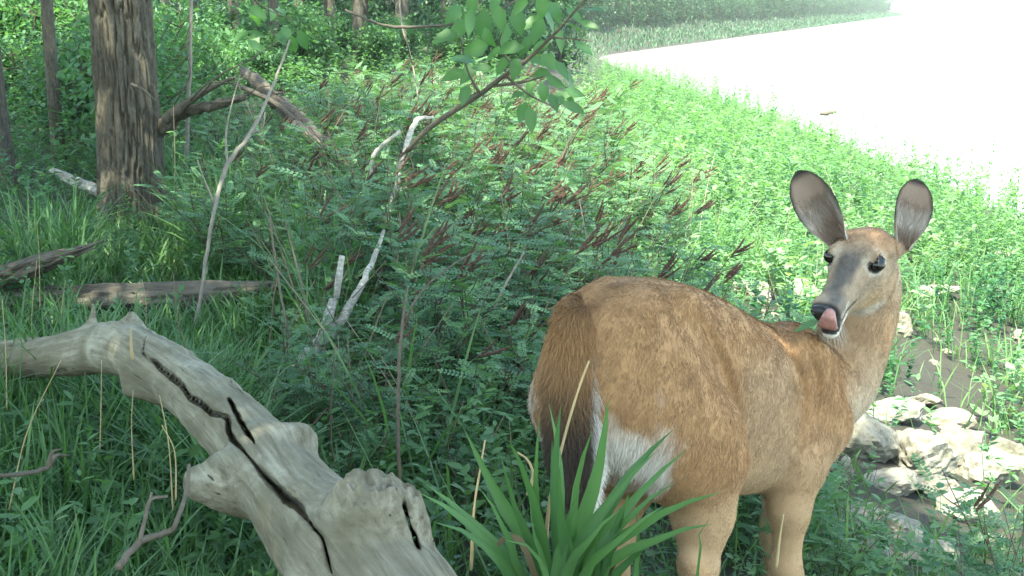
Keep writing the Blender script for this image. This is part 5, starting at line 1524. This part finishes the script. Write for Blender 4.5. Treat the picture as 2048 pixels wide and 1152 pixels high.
special = [(1262, 340, 6.6, .50, 8, 'dark indigo bush with many spikes at the sunlit edge above the white stone'), (1330, 470, 5.6, .50, 8, 'indigo bush with long dark spikes right beside the bright grass clump'),
           (1390, 560, 4.9, .42, 8, 'indigo bush with spikes just behind the back of the deer'), (1470, 640, 4.4, .30, 6, 'low indigo bush with dark spikes under the broad white stone'),
           (1590, 640, 4.4, .22, 4, 'little indigo bush with two spikes in front of the white stone left of the nose'),
           (1010, 350, 8.2, .75, 8, 'dense dark round bush at the back of the thicket under the leafy branch'), (950, 345, 8.6, .7, 4, 'dark bush left of the dense round bush at the back'),
           (1705, 1010, 3.55, .34, 6, 'indigo bush with black spikes under the chest of the deer'), (1660, 1130, 3.3, .34, 3, 'indigo bush at the bottom beside the foreleg of the deer'),
            (1985, 1130, 3.0, .46, 3, 'dark leafy indigo bush in the bottom right corner'), (2065, 1010, 3.2, .55, 2, 'tall dark indigo bush at the right edge before the boulders'),
           (1480, 1140, 3.6, .30, 2, 'indigo bush in shade under the belly of the deer'), (1560, 1010, 4.2, .34, 0, 'indigo bush behind the foreleg of the deer')]
for k, (px, py, Y_, h, ns_k, lb) in enumerate(special):
    p = P(px, py, Y_); p = gp(p[0], p[1]); indigo(lb, p, h, k + 2, ns_k, None, 1.0 if px < 1650 else .8)
# ------------------------------------------------------------------ leafy branch over the thicket
big_leaf_m = leaf_mat('branch_leaf', (.045, .120, .045), (.090, .195, .066), .42, .42, .45)
lv8, lf8 = leaf8()
bl_mesh = []
for k in range(4):
    g = np.random.default_rng(700 + k); vv = lv8.copy(); vv[:, 2] += .12 * np.sin(vv[:, 0] * (2 + k)) * g.uniform(-1, 1); vv[:, 1] *= g.uniform(.85, 1.1)
    fq = [lf8[[1]], lf8[[4]]]; tr = np.array([[0, 1, 4], [2, 3, 5], [0, 6, 1], [7, 3, 2]])
    bl_mesh.append(make_mesh('leaf', vv, [lf8[[1, 4]], tr], big_leaf_m, True, {'tint': np.clip(g.uniform(.1, .6) + np.array([.3, .3, .25, .2, 0, -.1, .05, -.05]), 0, 1)}))
o0 = P(815, 300, 5.1)
leafy = empty('leafy_branch', o0); tag(leafy, 'leaning leafy branch with broad green leaves above the thicket at the top', 'branch')
A = np.array([np.r_[P(a, b, c) - o0, d] for a, b, c, d in [(815, 300, 5.1, .010), (866, 250, 5.0, .0105), (960, 188, 4.85, .0095), (1010, 150, 4.75, .0075), (1060, 115, 4.7, .007), (1130, 45, 4.6, .005), (1200, -40, 4.5, .003)]])
s_ = smooth_path(A, 50)
link('stem', make_mesh('stem', *tube(s_[:, :3], s_[:, 3], 9, True, .15, 3, 40), twigm), leafy)
for br in ([(985, 172, 4.8, .007), (1040, 165, 4.75, .006), (1092, 152, 4.7, .003)], [(1010, 150, 4.75, .006), (1060, 190, 4.7, .004), (1110, 215, 4.65, .002)], [(1100, 75, 4.65, .004), (1150, 78, 4.6, .003), (1185, 82, 4.6, .002)],
           [(960, 188, 4.85, .006), (935, 140, 4.8, .004), (920, 70, 4.75, .002)], [(1030, 140, 4.72, .005), (1000, 90, 4.7, .003), (1010, 50, 4.65, .002)]):
    B = smooth_path(np.array([np.r_[P(a, b, c) - o0, d] for a, b, c, d in br]), 14)
    link('twig', make_mesh('twig', *tube(B[:, :3], B[:, 3], 6, True, .15, 4, 40), twigm), leafy)
LF = [(890, 72, 62, 200), (918, 62, 55, 230), (940, 45, 58, 265), (968, 52, 66, 270), (1000, 38, 58, 280), (1035, 45, 55, 290), (1075, 62, 60, 250), (1098, 42, 56, 300), (1120, 80, 58, 290), (1145, 60, 55, 330),
      (1168, 95, 50, 320), (950, 98, 60, 200), (985, 108, 55, 215), (1020, 100, 58, 190), (1050, 92, 52, 240), (925, 120, 60, 170), (905, 150, 52, 200), (935, 150, 50, 230), (965, 135, 48, 180), (930, 190, 46, 250),
      (1005, 130, 50, 230), (1030, 140, 46, 260), (1075, 120, 50, 330), (1100, 125, 52, 320), (1125, 140, 50, 310), (1085, 150, 46, 0), (1112, 165, 46, 330), (1138, 160, 54, 300), (1060, 175, 40, 250), (1085, 185, 44, 280),
      (1108, 205, 46, 290), (1035, 190, 34, 200), (1055, 190, 32, 180), (1130, 205, 60, 320), (1150, 215, 52, 330), (1045, 225, 46, 250), (1062, 240, 56, 280), (1020, 215, 36, 230), (1150, 185, 44, 340), (1080, 95, 44, 210),
      (1010, 70, 50, 260), (980, 75, 46, 300), (1060, 45, 50, 220), (1110, 25, 52, 300), (1150, 30, 50, 320), (1085, 15, 50, 260), (1040, 10, 50, 240), (990, 8, 50, 250), (945, 10, 46, 270), (905, 30, 50, 230), (1180, 50, 46, 340), (1190, 20, 46, 0)]
for k, (px, py, ln, dg) in enumerate(LF):
    Y_ = 4.75 + rng.uniform(-.22, .22); p = P(px, py, Y_)
    a = R(dg); L_ = ln * 1.02 / F * Y_
    d = nrm(np.array([math.cos(a), rng.uniform(-.55, .25), math.sin(a)]))
    up = nrm(np.array([rng.normal(0, .35), -.75 + rng.normal(0, .35), .75 + rng.normal(0, .3)]))
    M = basis(d[None], up)[0]
    q = link('leaf', bl_mesh[k % 4], leafy)
    q.matrix_local = Matrix(np.vstack([np.c_[M * L_, p - d * L_ * .5 - o0], [0, 0, 0, 1]]).tolist())

# leaves of a twig hanging in from the top on the left
o1 = P(530, 15, 6.5)
lt = empty('leafy_twig', o1); tag(lt, 'small twig of pale green leaves hanging in from the top edge', 'twig')
link('stem', make_mesh('stem', *tube(smooth_path(np.array([P(480, -30, 6.5), P(530, 15, 6.5), P(585, 40, 6.5)]) - o1, 12), np.linspace(.004, .002, 12), 6), twigm), lt)
for k in range(16):
    px, py = rng.uniform(480, 600), rng.uniform(10, 85); p = P(px, py, 6.5 + rng.uniform(-.2, .2)); L_ = rng.uniform(30, 46) / F * 6.5
    d = nrm(np.array([rng.normal(0, .8), rng.normal(0, .4), -.6])); M = basis(d[None], nrm(np.array([rng.normal(0, .4), -.8, .6])))[0]
    q = link('leaf', bl_mesh[k % 4], lt); q.matrix_local = Matrix(np.vstack([np.c_[M * L_, p - o1], [0, 0, 0, 1]]).tolist())

# ------------------------------------------------------------------ strap-leaved plant in front of the deer
strap_m = leaf_mat('strap_leaf', (.032, .095, .036), (.085, .180, .058), .3, .45, .35)
sb = P(1130, 1210, 1.95); sb[2] = float(gz(sb[0], sb[1]))
strap = empty('strap_leaf_plant', sb); tag(strap, 'clump of broad pointed strap leaves before the tail and hind legs of the deer', 'plant')
ST_ = [(1098, 808, 1110, 1150, 44, 1.95), (1122, 812, 1118, 1150, 40, 1.92), (1217, 800, 1140, 1150, 50, 1.90), (1184, 862, 1135, 1150, 44, 1.88), (1345, 860, 1150, 1150, 44, 1.95), (1372, 900, 1160, 1150, 46, 1.90),
       (1310, 905, 1130, 1150, 40, 1.86), (1440, 985, 1170, 1150, 46, 1.90), (1425, 1048, 1180, 1160, 42, 1.84), (1350, 965, 1160, 1160, 36, 1.85), (930, 862, 1095, 1160, 48, 1.95), (1018, 880, 1105, 1160, 46, 1.92), (1000, 905, 1085, 1150, 40, 1.90),
       (852, 968, 1070, 1190, 46, 1.92), (838, 985, 1050, 1190, 40, 1.84), (870, 1045, 1050, 1190, 38, 1.82), (958, 975, 1040, 1150, 30, 1.86), (1104, 880, 1120, 1150, 36, 1.96), (1080, 835, 1085, 1150, 22, 1.96), (1260, 985, 1185, 1160, 34, 1.86),
       (1255, 990, 1200, 1170, 30, 1.84), (1330, 1010, 1150, 1180, 40, 1.82), (1200, 900, 1175, 1170, 38, 1.97), (1240, 1020, 1120, 1180, 40, 1.82), (1332, 1060, 1210, 1180, 36, 1.86), (1010, 1080, 1100, 1190, 30, 1.80), (1060, 1000, 1095, 1180, 40, 1.83), (1160, 980, 1110, 1180, 44, 1.82),
       (1258, 992, 1265, 1170, 16, 1.9), (1205, 1030, 1195, 1180, 18, 1.84), (1120, 930, 1150, 1190, 42, 1.84), (1420, 1035, 1390, 1140, 12, 1.95)]
for k, (tx, ty, bx, by, wpx, Y_) in enumerate(ST_):
    tip = P(tx, ty, Y_ + rng.uniform(-.06, .06)); bs = P(bx, by + 40, 1.92 + (Y_ - 1.9) * .5); bs2 = sb + (bs - sb) * .55; bs2[2] = sb[2]
    mid = bs * .45 + tip * .55 + np.array([0, 0, .03]) + nrm(np.cross(tip - bs, [0, 1, 0])) * rng.uniform(-.012, .012)
    c = smooth_path(np.array([bs2, bs, mid, tip]), 16) - sb
    tg = nrm(np.gradient(c, axis=0)); cam_v = nrm(np.array([0, 0, CH]) - sb)
    nn = nrm(cam_v * .55 + np.array([rng.normal(0, .45), -.2, .8])); sd = nrm(np.cross(tg, nn)); nv = np.cross(sd, tg)
    tt = np.linspace(0, 1, 16); w_ = wpx / F * 2.0 * .44 * np.interp(tt, [0, .3, .55, .8, .93, 1], [.55, .95, 1, .68, .28, .02])
    fold = .38
    V = np.stack([c - sd * w_[:, None] + nv * (w_ * fold)[:, None], c, c + sd * w_[:, None] + nv * (w_ * fold)[:, None]], 1).reshape(-1, 3)
    i = np.arange(15)[:, None] * 3
    Q = np.concatenate([i + [0, 1, 4, 3], i + [1, 2, 5, 4]])
    link('blade', make_mesh('blade', V, Q, strap_m, True, {'tint': np.clip(np.tile([0, .28, .06], 16) + np.repeat(np.linspace(-.12, .22, 16) ** 1, 3) + (.75 if k in (2, 3) else rng.uniform(0, .5)), 0, 1)}), strap)
dead_strap = flat_mat('dead_strap', (.12, .09, .05), .85)
for tx, ty, bx, by, wpx, Y_ in ((1000, 1085, 1080, 1180, 12, 1.90), (1300, 1100, 1200, 1190, 10, 1.92)):
    a, c0 = P(tx, ty, Y_), P(bx, by, Y_)
    c = smooth_path(np.array([c0, c0 * .5 + a * .5 + [0, 0, .04], a, a + (a - c0) * .12 - [0, 0, .03]]), 12) - sb
    sd = nrm(np.cross(np.gradient(c, axis=0), [0, -.7, .7])); w_ = wpx / F * np.interp(np.linspace(0, 1, 12), [0, .4, .8, 1], [.8, 1, .6, .05])
    V = np.stack([c - sd * w_[:, None], c + sd * w_[:, None] + [0, 0, .004]], 1).reshape(-1, 3); i = np.arange(11)[:, None] * 2
    tag(link('blade', make_mesh('blade', V, i + [0, 1, 3, 2], dead_strap), strap), 'withered brown blade')
# dry stalks
def stalk(label, pts, r=.0035):
    A = np.array([P(*q) for q in pts]); o_ = A[0].copy()
    s_ = smooth_path(A - o_, 18)
    tag(link('dry_stalk', make_mesh('dry_stalk', *tube(s_, np.linspace(r, r * .45, 18), 6, True, .3, 9, 60), dry_m), None, o_), label, 'stalk', 'dry straw stalks')
stalk('tall yellow dry stalk standing among the strap leaves before the tail of the deer', [(1090, 1110, 2.0), (1100, 1000, 2.0), (1130, 870, 2.0), (1160, 770, 2.0), (1178, 722, 2.0)], .0038)
stalk('dry yellow stalk standing left of the strap leaves', [(942, 1140, 2.0), (948, 1020, 2.0), (960, 940, 2.02), (970, 880, 2.05)], .003)
stalk('bent dry straw left of the strap leaves', [(1055, 990, 2.1), (1066, 950, 2.1), (1055, 920, 2.1), (1035, 905, 2.1)], .0035)
stalk('short dry stalk before the foreleg of the deer', [(1552, 1135, 2.3), (1560, 1070, 2.3), (1567, 1028, 2.3)], .0036)
stalk('short brown straw stuck up before the bend of the driftwood log', [(266, 720, 2.9), (262, 690, 2.9), (262, 655, 2.9)], .004)
for k, (lb, x0, y0, x1, y1, Y_) in enumerate((('first dry stalk from the left edge before the rotten log', 14, 760, 8, 600, 3.2), ('second dry stalk from the left edge before the rotten log', 62, 690, 74, 520, 4.2), ('thin straw rising over the driftwood log left of its bend', 200, 840, 203, 720, 2.9),
        ('long straw leaning across the left part of the driftwood log', 18, 960, 122, 720, 2.6), ('dry stalk before the middle of the driftwood log', 346, 960, 318, 790, 2.45), ('straw below the driftwood log left of its stub', 268, 900, 262, 780, 2.7),
        ('straw standing in front of the foot of the big tree', 80, 560, 76, 440, 4.9), ('thin straw just left of the rotten log', 120, 640, 130, 560, 4.4), ('straw standing right of the broken log', 290, 640, 288, 560, 4.6), ('straw beside the forked dead twig', 352, 940, 330, 850, 2.3))):
    stalk(lb, [(x0, y0 + 60, Y_), (x0 * .6 + x1 * .4 + rng.normal(0, 4), y0 * .6 + y1 * .4, Y_), (x1 + rng.normal(0, 3), y1, Y_)], .0017)
# a blade of grass held in the mouth of the deer
V, Fq = leaf8()
p0, p1 = P(1640, 640, 2.87), P(1586, 664, 2.84)
d = p1 - p0; M = basis(nrm(d)[None], [0, -.5, .8])[0]
tag(link('leaf_sprig', make_mesh('leaf_sprig', p0 + (V * [1, .5, .4] * np.linalg.norm(d)) @ M.T, [lf8[[1, 4]], np.array([[0, 1, 4], [2, 3, 5], [0, 6, 1], [7, 3, 2]])], big_leaf_m, True, {'tint': np.full(8, .7)})), 'green leaf tip sticking out of the mouth of the deer', 'leaf')
# driftwood far out by the water and the low white dock of the far shore
stick('floating_stick', 'short dark stick lying at the edge of the water', 'stick', [(1640, 228, 24, .03), (1655, 226, 24, .045), (1672, 224, 24, .03)], deadw, 41, .3, 6, 10)

# ------------------------------------------------------------------ thin haze, added to veil the distance and lift the blacks
hz_ = bpy.data.materials.new('thin_haze'); hz_.use_nodes = True
t = hz_.node_tree; t.nodes.remove(t.nodes['Principled BSDF'])
pv = t.nodes.new('ShaderNodeVolumePrincipled'); pv.inputs['Color'].default_value = (.92, .97, 1, 1); pv.inputs['Density'].default_value = .00045
t.links.new(pv.outputs[0], t.nodes['Material Output'].inputs['Volume'])
bx = np.array([[x_, y_, z_] for x_ in (-470, 4100) for y_ in (-460, 4600) for z_ in (-14, 22)], float)
tag(link('haze', make_mesh('haze', bx, np.array([[0, 1, 3, 2], [4, 6, 7, 5], [0, 4, 5, 1], [2, 3, 7, 6], [0, 2, 6, 4], [1, 5, 7, 3]]), hz_, False)), kind='stuff')
